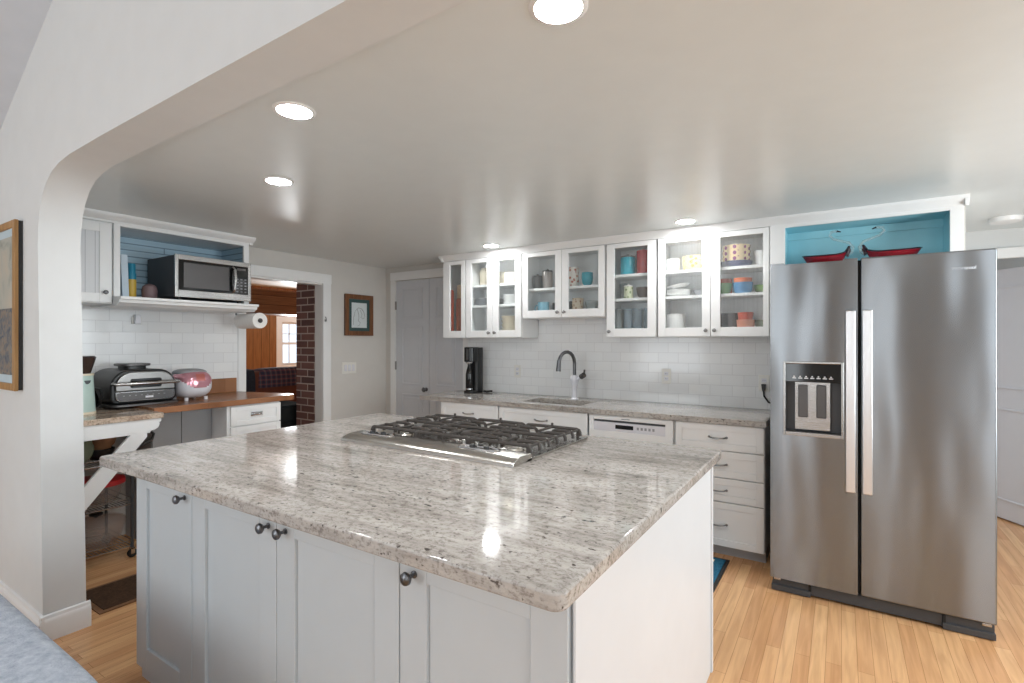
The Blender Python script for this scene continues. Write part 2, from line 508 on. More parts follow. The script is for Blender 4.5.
class MB:
    def __init__(self):
        self.v, self.f = [], []

    def add(self, verts, faces):
        n = len(self.v)
        self.v += [tuple(p) for p in verts]
        self.f += [tuple(i+n for i in q) for q in faces]
        return self

    def box(self, x0, x1, y0, y1, z0, z1):
        x0, x1 = min(x0, x1), max(x0, x1)
        y0, y1 = min(y0, y1), max(y0, y1)
        z0, z1 = min(z0, z1), max(z0, z1)
        v = [(x0, y0, z0), (x1, y0, z0), (x1, y1, z0), (x0, y1, z0), (x0, y0, z1), (x1, y0, z1), (x1, y1, z1), (x0, y1, z1)]
        return self.add(v, [(3, 2, 1, 0), (4, 5, 6, 7), (0, 1, 5, 4), (1, 2, 6, 5), (2, 3, 7, 6), (3, 0, 4, 7)])

    def prism(self, poly, axis, a, b):
        """poly: CCW points in the plane across axis. X: (y,z), Y: (x,z), Z: (x,y)."""
        n = len(poly)
        def P(p, t):
            return (t, p[0], p[1]) if axis == 'X' else ((p[0], t, p[1]) if axis == 'Y' else (p[0], p[1], t))
        v = [P(p, a) for p in poly] + [P(p, b) for p in poly]
        fs = [tuple(range(n))[::-1], tuple(range(n, 2*n))]
        fs += [(i, (i+1) % n, n+(i+1) % n, n+i) for i in range(n)]
        return self.add(v, fs)

    def lathe(self, prof, c, seg=28, axis='Z', sx=1.0, sy=1.0):
        """prof: (r, h) from bottom to top; closed on the axis where r = 0."""
        rings, v, f = [], [], []
        for r, h in prof:
            if r < 1e-6:
                rings.append([len(v)])
                v.append((0, 0, h))
            else:
                rings.append(list(range(len(v), len(v)+seg)))
                v += [(r*sx*math.cos(2*PI*k/seg), r*sy*math.sin(2*PI*k/seg), h) for k in range(seg)]
        for a, b in zip(rings[:-1], rings[1:]):
            for k in range(seg):
                k2 = (k+1) % seg
                if len(a) == 1 and len(b) > 1:
                    f.append((a[0], b[k2], b[k]))
                elif len(b) == 1 and len(a) > 1:
                    f.append((a[k], a[k2], b[0]))
                elif len(a) > 1:
                    f.append((a[k], a[k2], b[k2], b[k]))
        def R(p):
            x, y, z = p
            if axis == 'X':
                x, y, z = z, x, y
            elif axis == '-X':
                x, y, z = -z, -x, y
            elif axis == '-Y':
                x, y, z = x, -z, y
            elif axis == '-Z':
                x, y, z = x, -y, -z
            return (x+c[0], y+c[1], z+c[2])
        return self.add([R(p) for p in v], f)

    def tube(self, path, r, seg=10, closed=False, radii=None):
        pts = [Vector(p) for p in path]
        n = len(pts)
        v, f = [], []
        up = None
        for i, p in enumerate(pts):
            a = pts[(i-1) % n] if (closed or i > 0) else p
            b = pts[(i+1) % n] if (closed or i < n-1) else p
            t = (b-a).normalized()
            if up is None:
                up = Vector((0, 0, 1)) if abs(t.z) < 0.9 else Vector((1, 0, 0))
            s = t.cross(up)
            if s.length < 1e-5:
                s = t.cross(Vector((0, 1, 0)))
            s.normalize()
            up = s.cross(t).normalized()
            rr = radii[i] if radii else r
            for k in range(seg):
                an = 2*PI*k/seg
                v.append(p + s*rr*math.cos(an) + up*rr*math.sin(an))
        m = n if closed else n-1
        for i in range(m):
            j = (i+1) % n
            for k in range(seg):
                k2 = (k+1) % seg
                f.append((i*seg+k, i*seg+k2, j*seg+k2, j*seg+k))
        if not closed:
            f.append(tuple(range(seg))[::-1])
            f.append(tuple(range((n-1)*seg, n*seg)))
        return self.add(v, f)

    def grid(self, fn, nu, nv):
        v = [fn(i/nu, j/nv) for i in range(nu+1) for j in range(nv+1)]
        f = [(i*(nv+1)+j, (i+1)*(nv+1)+j, (i+1)*(nv+1)+j+1, i*(nv+1)+j+1) for i in range(nu) for j in range(nv)]
        return self.add(v, f)

    def superell(self, c, rx, ry, rz, e=2.6, nu=28, nv=16, keep=None):
        def S(t, p):
            return math.copysign(abs(t)**(2/p), t)
        v, f = [], []
        for j in range(nv+1):
            ph = -PI/2 + PI*j/nv
            for i in range(nu):
                th = 2*PI*i/nu
                v.append((c[0]+rx*S(math.cos(ph), e)*S(math.cos(th), e), c[1]+ry*S(math.cos(ph), e)*S(math.sin(th), e), c[2]+rz*S(math.sin(ph), e)))
        for j in range(nv):
            for i in range(nu):
                q = (j*nu+i, j*nu+(i+1) % nu, (j+1)*nu+(i+1) % nu, (j+1)*nu+i)
                if keep is None or keep(*[sum(v[k][d] for k in q)/4 for d in range(3)]):
                    f.append(q)
        return self.add(v, f)

    def build(self, name, mat, parent=None, bevel=0.0, seg=2, smooth=True, origin=None, angle=0.6):
        if parent is not None:
            org = WORLD[parent]
        elif origin is not None:
            org = Vector(origin)
        else:
            xs, ys, zs = zip(*self.v)
            org = Vector(((min(xs)+max(xs))/2, (min(ys)+max(ys))/2, min(zs)))
        me = bpy.data.meshes.new(name)
        me.from_pydata([tuple(Vector(p)-org) for p in self.v], [], self.f)
        bm = bmesh.new()
        bm.from_mesh(me)
        bmesh.ops.recalc_face_normals(bm, faces=bm.faces)
        bm.to_mesh(me)
        bm.free()
        if smooth:
            for p in me.polygons:
                p.use_smooth = True
            me.set_sharp_from_angle(angle=angle)
        me.materials.append(mat if not isinstance(mat, str) else M[mat])
        o = bpy.data.objects.new(name, me)
        COL.objects.link(o)
        if parent is not None:
            o.parent = parent
        else:
            o.location = org
        WORLD[o] = org
        if bevel:
            b = o.modifiers.new('bevel', 'BEVEL')
            b.width = bevel
            b.segments = seg
            b.limit_method = 'ANGLE'
            b.angle_limit = 0.7
            b.harden_normals = True
        return o

def tag(o, label, cat, group=None, kind=None):
    o['label'] = label
    o['category'] = cat
    if group:
        o['group'] = group
    if kind:
        o['kind'] = kind
    return o

def struct(o, label=None):
    o['kind'] = 'structure'
    if label:
        o['label'] = label
        o['category'] = o.name.split('_')[0].split('.')[0]
    return o

def thing(name, label, cat, loc, group=None):
    o = bpy.data.objects.new(name, None)
    o.empty_display_size = 0.05
    o.location = loc
    COL.objects.link(o)
    WORLD[o] = Vector(loc)
    return tag(o, label, cat, group)

def text(name, body, size, mat, parent, loc, rot, extrude=0.0006):
    cu = bpy.data.curves.new(name, 'FONT')
    cu.body = body
    cu.size = size
    cu.extrude = extrude
    cu.align_x = 'CENTER'
    cu.align_y = 'CENTER'
    cu.materials.append(M[mat])
    tmp = bpy.data.objects.new(name, cu)
    me = bpy.data.meshes.new_from_object(tmp)
    bpy.data.objects.remove(tmp)
    o = bpy.data.objects.new(name, me)
    COL.objects.link(o)
    o.parent = parent
    o.location = Vector(loc) - WORLD[parent]
    o.rotation_euler = rot
    return o

# panel helpers: face 'F' looks towards -Y at plane y=p; face 'R' looks towards +X at plane x=p. d = depth behind the face
def pbox(mb, face, p, u0, u1, z0, z1, d0, d1):
    if face == 'F':
        mb.box(u0, u1, p+d0, p+d1, z0, z1)
    else:
        mb.box(p-d1, p-d0, u0, u1, z0, z1)
    return mb

def shaker(mb, face, p, u0, u1, z0, z1, st=0.055, th=0.02, rec=0.008):
    pbox(mb, face, p, u0, u0+st, z0, z1, 0, th)
    pbox(mb, face, p, u1-st, u1, z0, z1, 0, th)
    pbox(mb, face, p, u0+st, u1-st, z0, z0+st, 0, th)
    pbox(mb, face, p, u0+st, u1-st, z1-st, z1, 0, th)
    pbox(mb, face, p, u0+st, u1-st, z0+st, z1-st, rec, th-0.001)
    return mb

def frame4(mb, face, p, u0, u1, z0, z1, sl, sr, sb, stp, th=0.02):
    pbox(mb, face, p, u0, u0+sl, z0, z1, 0, th)
    pbox(mb, face, p, u1-sr, u1, z0, z1, 0, th)
    pbox(mb, face, p, u0+sl, u1-sr, z0, z0+sb, 0, th)
    pbox(mb, face, p, u0+sl, u1-sr, z1-stp, z1, 0, th)
    return mb

KNOB = [(0.0, 0.0), (0.0085, 0.0), (0.0085, 0.003), (0.0045, 0.005), (0.0045, 0.016), (0.011, 0.020), (0.0150, 0.026), (0.0140, 0.032), (0.008, 0.036), (0.0, 0.037)]
def knob(parent, c, axis, mat='pewter', s=1.0):
    return MB().lathe([(r*s, h*s) for r, h in KNOB], c, 18, axis).build('knob', mat, parent)

def pull(parent, face, p, uc, z, w=0.1, mat='nickel'):
    pts = []
    for k in range(11):
        t = k/10
        u = uc-w/2+w*t
        d = 0.026*math.sin(PI*t)**0.5
        pts.append((u, p-d, z-0.004*math.sin(PI*t)) if face == 'F' else (p+d, u, z-0.004*math.sin(PI*t)))
    mb = MB().tube(pts, 0.005, 8)
    for s in (-1, 1):
        u = uc+s*w/2
        mb.lathe([(0, 0), (0.008, 0), (0.007, 0.006), (0, 0.007)], (u, p, z) if face == 'F' else (p, u, z), 12, '-Y' if face == 'F' else 'X')
    return mb.build('handle', mat, parent)

def outlet(name, label, cat, x, y, z, slots=True):
    t = thing(name, label, cat, (x, y, z-0.06))
    MB().box(x-0.036, x+0.036, y-0.006, y, z-0.058, z+0.058).build('plate', 'ivory', t, 0.003)
    for dz in (-0.02, 0.02):
        sk_ = MB().box(x-0.016, x+0.016, y-0.009, y-0.005, z+dz-0.014, z+dz+0.014).build('socket', 'whiteplastic', t, 0.002)
        for dx in (-0.006, 0.006):
            MB().box(x+dx-0.0012, x+dx+0.0012, y-0.0096, y-0.0085, z+dz-0.005, z+dz+0.005).build('slot', 'darkgrey', sk_)
    return t

# ------------------------------------------------------------------ setting
CEIL = 2.168
YB = 4.02      # kitchen's long back wall
XL = -4.25     # kitchen's left wall
YF, YK = 0.80, 0.958    # living-room face and kitchen face of the arch wall

struct(MB().box(-9.2, 5.0, -4.2, 7.6, -0.12, 0.0).build('floor', 'floor', origin=(0, 0, 0)), 'honey oak strip floor running through kitchen and hall')
struct(MB().box(XL-0.15, 2.3, YK, 5.6, CEIL, CEIL+0.12).build('ceiling', 'ceiling'), 'low semi-gloss off-white kitchen ceiling')

# arch wall between living room and kitchen
arch = [(-3.035, 0.0), (-3.06, 0.6), (-3.09, 1.4), (-3.11, 1.80)]
arch += [(-3.105, 1.88), (-3.085, 1.96), (-3.05, 2.02), (-3.00, 2.072), (-2.93, 2.11), (-2.84, 2.133), (-2.72, 2.145), (-2.4, 2.152), (-1.6, 2.158), (-0.6, 2.163), (0.6, 2.163), (1.4, 2.15), (1.65, 2.10), (1.8, 1.95), (1.82, 1.75), (1.82, 0.0)]
mb = MB()
top = 5.0
n = len(arch)
vf = []
for yv in (YF, YK):
    vf += [(-5.2, yv, 0), (-5.2, yv, top)] + [(x, yv, z) for x, z in arch] + [(4.2, yv, 0), (4.2, yv, top)]
K = n+4
fs = []
for s in (0, K):
    L_ = [s+2+i for i in range(n)]
    left = [s+0, s+2, s+3, s+4, s+5, s+6, s+7, s+8, s+9, s+10]
    # quad strips from the opening's outline to the outer rectangle keep the faces planar and simple
    li = [i for i in range(n) if arch[i][0] < -2.0]
    fs_left = [s+0] + [s+2+i for i in range(0, 4)] + [s+1]
    fs.append(tuple(fs_left))
    for i in range(3, n-5):
        pass
    prev_top = s+1
    # top band
    fs.append(tuple([s+1] + [s+2+i for i in range(3, n-1)] + [s+2+n+1]))
    fs.append(tuple([s+2+n+1] + [s+2+n-2, s+2+n-1, s+2+n]))
for i in range(n-1):
    a, b = 2+i, 3+i
    fs.append((a, b, b+K, a+K))
for a, b in ((0, 1), (1, 2+n+1), (2+n+1, 2+n)):
    fs.append((a, b, b+K, a+K))
mb.add(vf, fs)
aw = mb.build('wall_front', 'archwall', angle=0.35)
# triangulate the concave faces
bm = bmesh.new(); bm.from_mesh(aw.data)
bmesh.ops.triangulate(bm, faces=[f for f in bm.faces if len(f.verts) > 4], ngon_method='EAR_CLIP')
bm.to_mesh(aw.data); bm.free()
struct(aw, 'off-white wall with a wide round-cornered arch opening')

# baseboard on the arch wall's left pier
prof = [(0, 0), (0.016, 0), (0.016, 0.085), (0.012, 0.10), (0.010, 0.102), (0.008, 0.115), (0, 0.12)]
mb = MB()
mb.prism([(YF-a, b) for a, b in prof], 'X', -5.2, -3.035+0.016)
mb.prism([(-3.036+a, b) for a, b in prof], 'Y', YF-0.016, YK+0.014)
struct(mb.build('baseboard_front', 'trim'), 'white baseboard round the foot of the arch pier')

struct(MB().box(XL-0.10, XL, YK, 2.424, 0, CEIL).box(XL-0.10, XL, 3.19, YB+0.1, 0, CEIL).box(XL-0.10, XL, 2.424, 3.19, 1.925, CEIL).build('wall_left', 'wall'), 'light greige left kitchen wall with a doorway in it')
struct(MB().box(XL-0.15, 0.62, YB, YB+0.12, 0, CEIL).build('wall_back', 'wall'), 'light greige back kitchen wall')
struct(MB().box(2.2, 2.3, YK, 1.7, 0, CEIL).box(2.2, 2.3, 3.5, 5.6, 0, CEIL).box(2.2, 2.3, 1.7, 3.5, 0, 0.7).box(2.2, 2.3, 1.7, 3.5, 2.0, CEIL).build('wall_right', 'wall'), 'right wall of kitchen and hall')
struct(MB().box(0.5, 0.62, YB+0.12, 5.0, 0, CEIL).box(0.62, 0.90, 5.0, 5.1, 0, CEIL).box(0.90, 1.85, 5.0, 5.1, 1.99, CEIL).box(1.85, 2.2, 5.0, 5.1, 0, CEIL).box(0.9, 2.2, 5.5, 5.6, 0, CEIL).build('wall_hall', 'archwall'), 'pale end wall of the hall')
# tile fields
struct(MB().box(-3.15, -0.30, YB-0.008, YB, 0.88, 1.60).build('wall_tile_back', 'tile_back', origin=(-3.15, YB, 0.88)), 'white subway tile behind the sink counter')
struct(MB().box(XL, XL+0.008, YK, 2.356, 0.9, 1.62).build('wall_tile_left', 'tile_left', origin=(XL, 1.0, 0.955)), 'white subway tile behind the butcher block counter')

# living room behind the camera: gable, vaulted ceiling, unseen windows added for light
struct(MB().box(-5.2, -5.1, -3.9, YF, 0, 2.2).build('wall_west', 'archwall'))
mb = MB()
wx = [(-4.05, -2.55), (-0.88, -0.58), (0.39, 0.61), (1.6, 2.6)]  # unseen openings, the narrow ones shaped to streak the fridge doors
xs = [-5.2] + [a for w in wx for a in w] + [4.2]
for i in range(0, len(xs), 2):
    mb.box(xs[i], xs[i+1], -3.9, -3.8, 0, 5.0)
for a, b in wx:
    mb.box(a, b, -3.9, -3.8, 0, 0.4).box(a, b, -3.9, -3.8, 2.6, 5.0)
struct(mb.build('wall_rear', 'archwall'))
struct(MB().box(4.1, 4.2, -3.9, -2.3, 0, 5).box(4.1, 4.2, -0.1, YF, 0, 5).box(4.1, 4.2, -2.3, -0.1, 0, 0.9).box(4.1, 4.2, -2.3, -0.1, 2.6, 5).build('wall_east', 'archwall'))
for i, (a, b) in enumerate(wx):
    w = MB()
    frame4(w, 'F', -3.85, a, b, 0.4, 2.6, 0.03, 0.03, 0.05, 0.05, 0.05)
    w.box(a+0.03, b-0.03, -3.85, -3.81, 1.48, 1.52)
    o = struct(w.build('window_%d' % (i+1), 'trim'))
sl = 0.523
def vz(x): return 2.46+sl*(x+3.685)
mb = MB()
mb.prism([(-5.2, vz(-5.2)), (0.3, vz(0.3)), (0.3, vz(0.3)+0.1), (-5.2, vz(-5.2)+0.1)], 'Y', -3.9, YF)
mb.prism([(0.3, vz(0.3)), (4.2, vz(0.3)-sl*3.9), (4.2, vz(0.3)-sl*3.9+0.1), (0.3, vz(0.3)+0.1)], 'Y', -3.9, YF)
struct(mb.build('ceiling_vault', 'vault'), 'sloped blue-grey ceiling of the living room')

# doorway casing in the left wall
mb = MB()
mb.box(XL, XL+0.02, 2.356, 2.424, 0, 2.0).box(XL, XL+0.02, 3.19, 3.281, 0, 2.0).box(XL, XL+0.022, 2.35, 3.285, 1.925, 2.017)
mb.box(XL-0.11, XL, 2.410, 2.426, 0, 1.925).box(XL-0.11, XL, 3.188, 3.204, 0, 1.925).box(XL-0.11, XL, 2.424, 3.19, 1.91, 1.927)
struct(mb.build('trim_1', 'trim', bevel=0.003), 'white casing round the doorway to the next room')

# double closet door in the back wall
mb = MB()
mb.box(-4.16, -4.085, YB-0.02, YB, 0, 2.02).box(-3.155, -3.08, YB-0.02, YB, 0, 2.02).box(-4.16, -3.08, YB-0.024, YB, 2.02, 2.11)
struct(mb.build('trim_2', 'trim', bevel=0.003), 'white casing round the closet door')
for i, (a, b) in enumerate(((-4.08, -3.605), (-3.60, -3.158))):
    mb = MB()
    mb.box(a, b, YB-0.012, YB, 0.01, 2.012)
    for z0, z1 in ((0.12, 0.80), (0.90, 1.52), (1.60, 1.93)):
        frame4(mb, 'F', YB-0.018, a+0.09, b-0.09, z0, z1, 0.016, 0.016, 0.016, 0.016, 0.01)
        mb.box(a+0.125, b-0.125, YB-0.017, YB, z0+0.035, z1-0.035)
    d = struct(mb.build('door_1' if i == 0 else 'door_2', 'door', bevel=0.003), 'left leaf of the white panelled closet door, with knob' if i == 0 else 'right leaf of the white closet door, partly behind cabinet')
    if i == 0:
        MB().lathe([(0, 0), (0.02, 0), (0.02, 0.004), (0.009, 0.008), (0.009, 0.025), (0.022, 0.034), (0.026, 0.045), (0.018, 0.055), (0, 0.057)], (-3.64, YB-0.012, 0.86), 18, '-Y').build('knob', 'pewter', d)
        for z in (0.35, 1.1, 1.75):
            MB().box(-4.088, -4.072, YB-0.024, YB-0.011, z-0.045, z+0.045).build('hinge', 'nickel', d)

# hall doorway and the door ajar in it
mb = MB().box(0.83, 0.90, 4.978, 5.0, 0, 1.955).box(1.85, 1.92, 4.978, 5.0, 0, 1.955).box(0.80, 1.95, 4.975, 5.0, 1.955, 2.03)
struct(mb.build('trim_3', 'trim', bevel=0.003), 'white casing round the hall doorway beyond the fridge')
mb = MB().box(0, 0.93, 0, 0.04, 0.012, 1.91)
for z0, z1 in ((0.15, 0.85), (1.0, 1.78)):
    for a, b in ((0.1, 0.42), (0.51, 0.83)):
        frame4(mb, 'F', -0.006, a, b, z0, z1, 0.015, 0.015, 0.015, 0.015, 0.008)
hd = struct(mb.build('door_3', 'door', origin=(0, 0, 0), bevel=0.003), 'white door standing ajar at the end of the hall')
hd.location = (0.93, 5.47, 0)
hd.rotation_euler = (0, 0, math.radians(-58))

# crown strips where the cabinets meet the ceiling
CROWN = [(0, 0), (0.012, 0), (0.014, 0.012), (0.034, 0.034), (0.038, 0.048), (0.038, 0.0555), (0, 0.0555)]
mb = MB().prism([(3.735-a, 2.112+b) for a, b in CROWN], 'X', -3.19, 0.590)
mb.prism([(0.570+a*0.5, 2.112+b) for a, b in CROWN], 'Y', 3.70, YB)
mb.prism([(-3.170-a, 2.112+b) for a, b in CROWN], 'Y', 3.70, YB)
struct(mb.build('trim_4', 'trim'), 'white crown strip over the back wall cabinets')
mb = MB().prism([(-3.90+a*1.7, 2.112+b) for a, b in CROWN], 'Y', YK+0.01, 2.275)
mb.prism([(2.245+a, 2.112+b) for a, b in CROWN], 'X', XL, -3.87)
struct(mb.build('trim_5', 'trim'), 'white crown strip over the microwave cabinet')

# ------------------------------------------------------------------ island
t = thing('island_cabinet', 'white kitchen island cabinet with shaker doors and pewter knobs', 'cabinet', (-1.42, 1.58, 0))
IY = 0.94
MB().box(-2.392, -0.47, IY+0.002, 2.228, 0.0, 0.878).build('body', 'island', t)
mb = MB().box(-2.392, -0.452, IY-0.003, IY+0.002, 0.0, 0.878)
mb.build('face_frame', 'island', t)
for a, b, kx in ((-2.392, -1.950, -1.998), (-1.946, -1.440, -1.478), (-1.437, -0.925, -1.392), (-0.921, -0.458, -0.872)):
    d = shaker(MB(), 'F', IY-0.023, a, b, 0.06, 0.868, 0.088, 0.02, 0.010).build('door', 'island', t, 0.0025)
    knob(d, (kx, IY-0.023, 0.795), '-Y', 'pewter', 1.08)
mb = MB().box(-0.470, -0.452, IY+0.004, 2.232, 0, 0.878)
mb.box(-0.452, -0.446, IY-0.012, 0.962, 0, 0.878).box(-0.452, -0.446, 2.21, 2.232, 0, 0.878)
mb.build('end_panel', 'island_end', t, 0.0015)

def slab(mb, x0, x1, y0, y1, z0, z1, r):
    poly = []
    for cx, cy, a0 in ((x1-r, y1-r, 0), (x0+r, y1-r, 90), (x0+r, y0+r, 180), (x1-r, y0+r, 270)):
        for k in range(7):
            a = math.radians(a0+15*k)
            poly.append((cx+r*math.cos(a), cy+r*math.sin(a)))
    return mb.prism(poly, 'Z', z0, z1)
tag(slab(MB(), -2.43, -0.412, 0.80, 2.245, 0.878, 0.915, 0.028).build('island_countertop', 'granite', bevel=0.007, seg=3), 'large speckled beige granite slab on top of the island', 'countertop')

# cooktop
CX0, CX1, CY0, CY1 = -1.889, -0.972, 1.515, 2.15
t = thing('gas_cooktop', 'stainless gas cooktop with black iron grates set into the island', 'cooktop', ((CX0+CX1)/2, (CY0+CY1)/2, 0.915))
mb = MB().box(CX0, CX1, CY0+0.1, CY1, 0.9155, 0.926)
mb.prism([(CY0, 0.9155), (CY0+0.135, 0.9155), (CY0+0.135, 0.934), (CY0+0.125, 0.945), (CY0+0.05, 0.944), (CY0+0.018, 0.936), (CY0+0.004, 0.926)], 'X', CX0, CX1)
mb.build('tray', 'pebble', t, 0.002)
for cx in (CX0+0.145, CX1-0.21):
    rim = [(cx+0.072*(1 if math.cos(a) > 0 else -1)+0.020*math.cos(a), CY0+0.085+0.020*math.sin(a), 0.9462) for a in [2*PI*k/24 for k in range(24)]]
    MB().tube(rim, 0.0045, 6, True).build('rim', 'chrome', t)
    pl = [(cx+0.072*(1 if math.cos(a) > 0 else -1)+0.019*math.cos(a), CY0+0.085+0.019*math.sin(a)) for a in [2*PI*k/24 for k in range(24)]]
    MB().prism(pl, 'Z', 0.9425, 0.9462).build('inset', 'blackgloss', t)
    for dx in (-0.032, 0.036):
        MB().lathe([(0, 0), (0.012, 0), (0.011, 0.01), (0.008, 0.013), (0, 0.014)], (cx+dx, CY0+0.085, 0.946), 16).build('control_knob', 'black', t)
burners = [(-1.73, 1.77, .035), (-1.73, 2.01, .045), (-1.43, 1.87, .06), (-1.13, 1.77, .045), (-1.13, 2.01, .035)]
for bx, by, br in burners:
    b = MB().lathe([(0, 0), (br+0.03, 0), (br+0.025, 0.006), (br, 0.008), (br, 0.016), (0, 0.016)], (bx, by, 0.926), 26).build('burner', 'pebble', t)
    MB().lathe([(0, 0), (br*0.85, 0), (br*0.88, 0.006), (br*0.7, 0.009), (0, 0.01)], (bx, by, 0.942), 26).build('burner_cap', 'iron', b)
gz = 0.960
for gi in range(3):
    gx0 = CX0+0.022+gi*0.292
    gx1 = gx0+0.287
    mb = MB()
    def bar(pts, r=0.0078): mb.tube(pts, r, 8)
    def arch_x(y, x0, x1, z=gz):
        bar([(x0, y, 0.932), (x0+0.001, y, z-0.014), (x0+0.006, y, z-0.004), (x0+0.016, y, z), ((x0+x1)/2, y, z+0.001), (x1-0.016, y, z), (x1-0.006, y, z-0.004), (x1-0.001, y, z-0.014), (x1, y, 0.932)])
    ys = [CY0+0.165+k*(CY1-0.03-CY0-0.165)/6 for k in range(7)]
    for k, y in enumerate(ys):
        if k in (0, 3, 6):
            arch_x(y, gx0, gx1)
        else:
            arch_x(y, gx0, gx0+0.105)
            arch_x(y, gx1-0.105, gx1)
    for x in (gx0+0.012, gx1-0.012):
        bar([(x, ys[0], gz-0.003), (x, (ys[0]+ys[-1])/2, gz-0.002), (x, ys[-1], gz-0.003)], 0.0055)
    xc = (gx0+gx1)/2
    for s in ((ys[0], ys[2]-0.02), (ys[4]+0.02, ys[6])):
        bar([(xc, s[0], gz), (xc, s[1], gz)], 0.006)
    for y in (ys[0], ys[-1]):
        for x in (gx0+0.012, gx1-0.012):
            mb.lathe([(0, 0), (0.008, 0), (0.007, gz-0.927), (0, gz-0.927)], (x, y, 0.9262), 10)
        mb.lathe([(0, 0), (0.006, 0.002), (0.006, 0.018), (0, 0.02)], (xc, y, gz), 10)
    mb.build('grate', 'iron', t)

# ------------------------------------------------------------------ back run: base cabinets, counter, sink
FB = 3.43
TOPZ = 0.842
def base_body(t, x0, x1):
    MB().box(x0, x1, FB, YB-0.012, 0.075, TOPZ).build('body', 'white', t, 0.001)
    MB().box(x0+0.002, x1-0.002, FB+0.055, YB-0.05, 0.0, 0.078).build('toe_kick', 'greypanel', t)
def drawer(t, x0, x1, z0, z1, name='drawer'):
    mb = MB()
    shaker(mb, 'F', FB-0.02, x0, x1, z0, z1, 0.042, 0.02, 0.007)
    d = mb.build(name, 'white', t, 0.002)
    pull(d, 'F', FB-0.02, (x0+x1)/2 if name == 'drawer' else x1-0.05, (z0+z1)/2, 0.105)
    return d
t = thing('base_cabinet', 'white base cabinet with one top drawer at the counter end by the closet', 'cabinet', (-2.63, 3.72, 0))
base_body(t, -2.934, -2.325)
drawer(t, -2.93, -2.331, 0.68, 0.838)
for a, b in ((-2.93, -2.633), (-2.628, -2.331)):
    d = shaker(MB(), 'F', FB-0.02, a, b, 0.08, 0.674, 0.055, 0.02, 0.007).build('door', 'white', t, 0.002)
    knob(d, (b-0.03 if a < -2.9 else a+0.03, FB-0.02, 0.62), '-Y', 'nickel', 0.8)
t = thing('sink_cabinet', 'white sink base cabinet with a wide false drawer front under the sink', 'cabinet', (-1.93, 3.72, 0))
MB().box(-2.321, -2.30, FB, YB-0.012, 0.075, TOPZ).box(-1.563, -1.542, FB, YB-0.012, 0.075, TOPZ).box(-2.321, -1.542, FB, FB+0.018, 0.075, TOPZ).box(-2.321, -1.542, FB, YB-0.012, 0.075, 0.095).build('body', 'white', t)
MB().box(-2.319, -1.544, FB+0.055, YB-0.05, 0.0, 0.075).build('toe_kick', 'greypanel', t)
drawer(t, -2.316, -1.548, 0.68, 0.838)
for a, b in ((-2.316, -1.934), (-1.929, -1.548)):
    d = shaker(MB(), 'F', FB-0.02, a, b, 0.08, 0.674, 0.055, 0.02, 0.007).build('door', 'white', t, 0.002)
    knob(d, (b-0.03 if a < -2.2 else a+0.03, FB-0.02, 0.62), '-Y', 'nickel', 0.8)
t = thing('dishwasher', 'white dishwasher with a pocket handle and small black display', 'dishwasher', (-1.233, 3.72, 0))
MB().box(-1.536, -0.930, FB+0.01, YB-0.03, 0.075, TOPZ).build('body', 'white', t)
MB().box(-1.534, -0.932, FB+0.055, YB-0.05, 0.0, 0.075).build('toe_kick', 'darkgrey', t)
DW = FB-0.018
d = MB().box(-1.534, -0.934, DW, FB+0.01, 0.08, 0.728).box(-1.534, -1.500, DW, FB+0.01, 0.728, 0.838).box(-0.985, -0.934, DW, FB+0.01, 0.728, 0.838).box(-1.50, -0.985, DW, FB+0.01, 0.806, 0.838).build('door', 'white', t, 0.002)
MB().box(-1.50, -0.985, DW+0.003, FB+0.008, 0.728, 0.790).build('control_panel', 'whiteplastic', d, 0.002)
MB().box(-1.50, -0.985, DW+0.014, FB+0.006, 0.790, 0.806).build('pocket_handle', 'darkgrey', d)
MB().box(-1.335, -1.205, DW+0.001, DW+0.004, 0.748, 0.776).build('display', 'blackgloss', d, 0.001)
mb = MB()
for k in range(5):
    mb.box(-1.18+k*0.027, -1.165+k*0.027, DW+0.0015, DW+0.004, 0.752, 0.770)
mb.build('button', 'greyprint', d)
MB().box(-1.29, -1.23, DW-0.001, DW+0.001, 0.815, 0.821).build('badge', 'greyprint', d)
t = thing('drawer_cabinet', 'white base cabinet with a stack of four drawers beside the fridge', 'cabinet', (-0.655, 3.72, 0))
base_body(t, -0.922, -0.388)
for z0, z1 in ((0.678, 0.838), (0.508, 0.672), (0.357, 0.502), (0.078, 0.351)):
    drawer(t, -0.918, -0.392, z0, z1)

# counter with a sink cut-out, built from four strips of one slab
SX0, SX1, SY0, SY1 = -2.16, -1.64, 3.50, 3.80
mb = MB()
mb.box(-3.16, SX0, 3.39, YB-0.010, 0.843, 0.88).box(SX1, -0.378, 3.39, YB-0.010, 0.843, 0.88)
mb.box(SX0, SX1, 3.39, SY0, 0.843, 0.88).box(SX0, SX1, SY1, YB-0.010, 0.843, 0.88)
bmx = mb.build('sink_countertop', 'granite')
bm = bmesh.new(); bm.from_mesh(bmx.data); bmesh.ops.remove_doubles(bm, verts=bm.verts, dist=0.0005)
bm.to_mesh(bmx.data); bm.free()
tag(bmx, 'long speckled granite counter with sink along the tiled back wall', 'countertop')
t = thing('kitchen_sink', 'undermount grey-brown sink bowl in the back counter', 'sink', ((SX0+SX1)/2, (SY0+SY1)/2, 0.66))
mb = MB()
for a, b, c_, d_, z0, z1 in ((SX0-0.01, SX0, SY0-0.01, SY1+0.01, 0.66, 0.8425), (SX1, SX1+0.01, SY0-0.01, SY1+0.01, 0.66, 0.8425), (SX0, SX1, SY0-0.01, SY0, 0.66, 0.8425), (SX0, SX1, SY1, SY1+0.01, 0.66, 0.8425), (SX0-0.01, SX1+0.01, SY0-0.01, SY1+0.01, 0.65, 0.662)):
    mb.box(a, b, c_, d_, z0, z1)
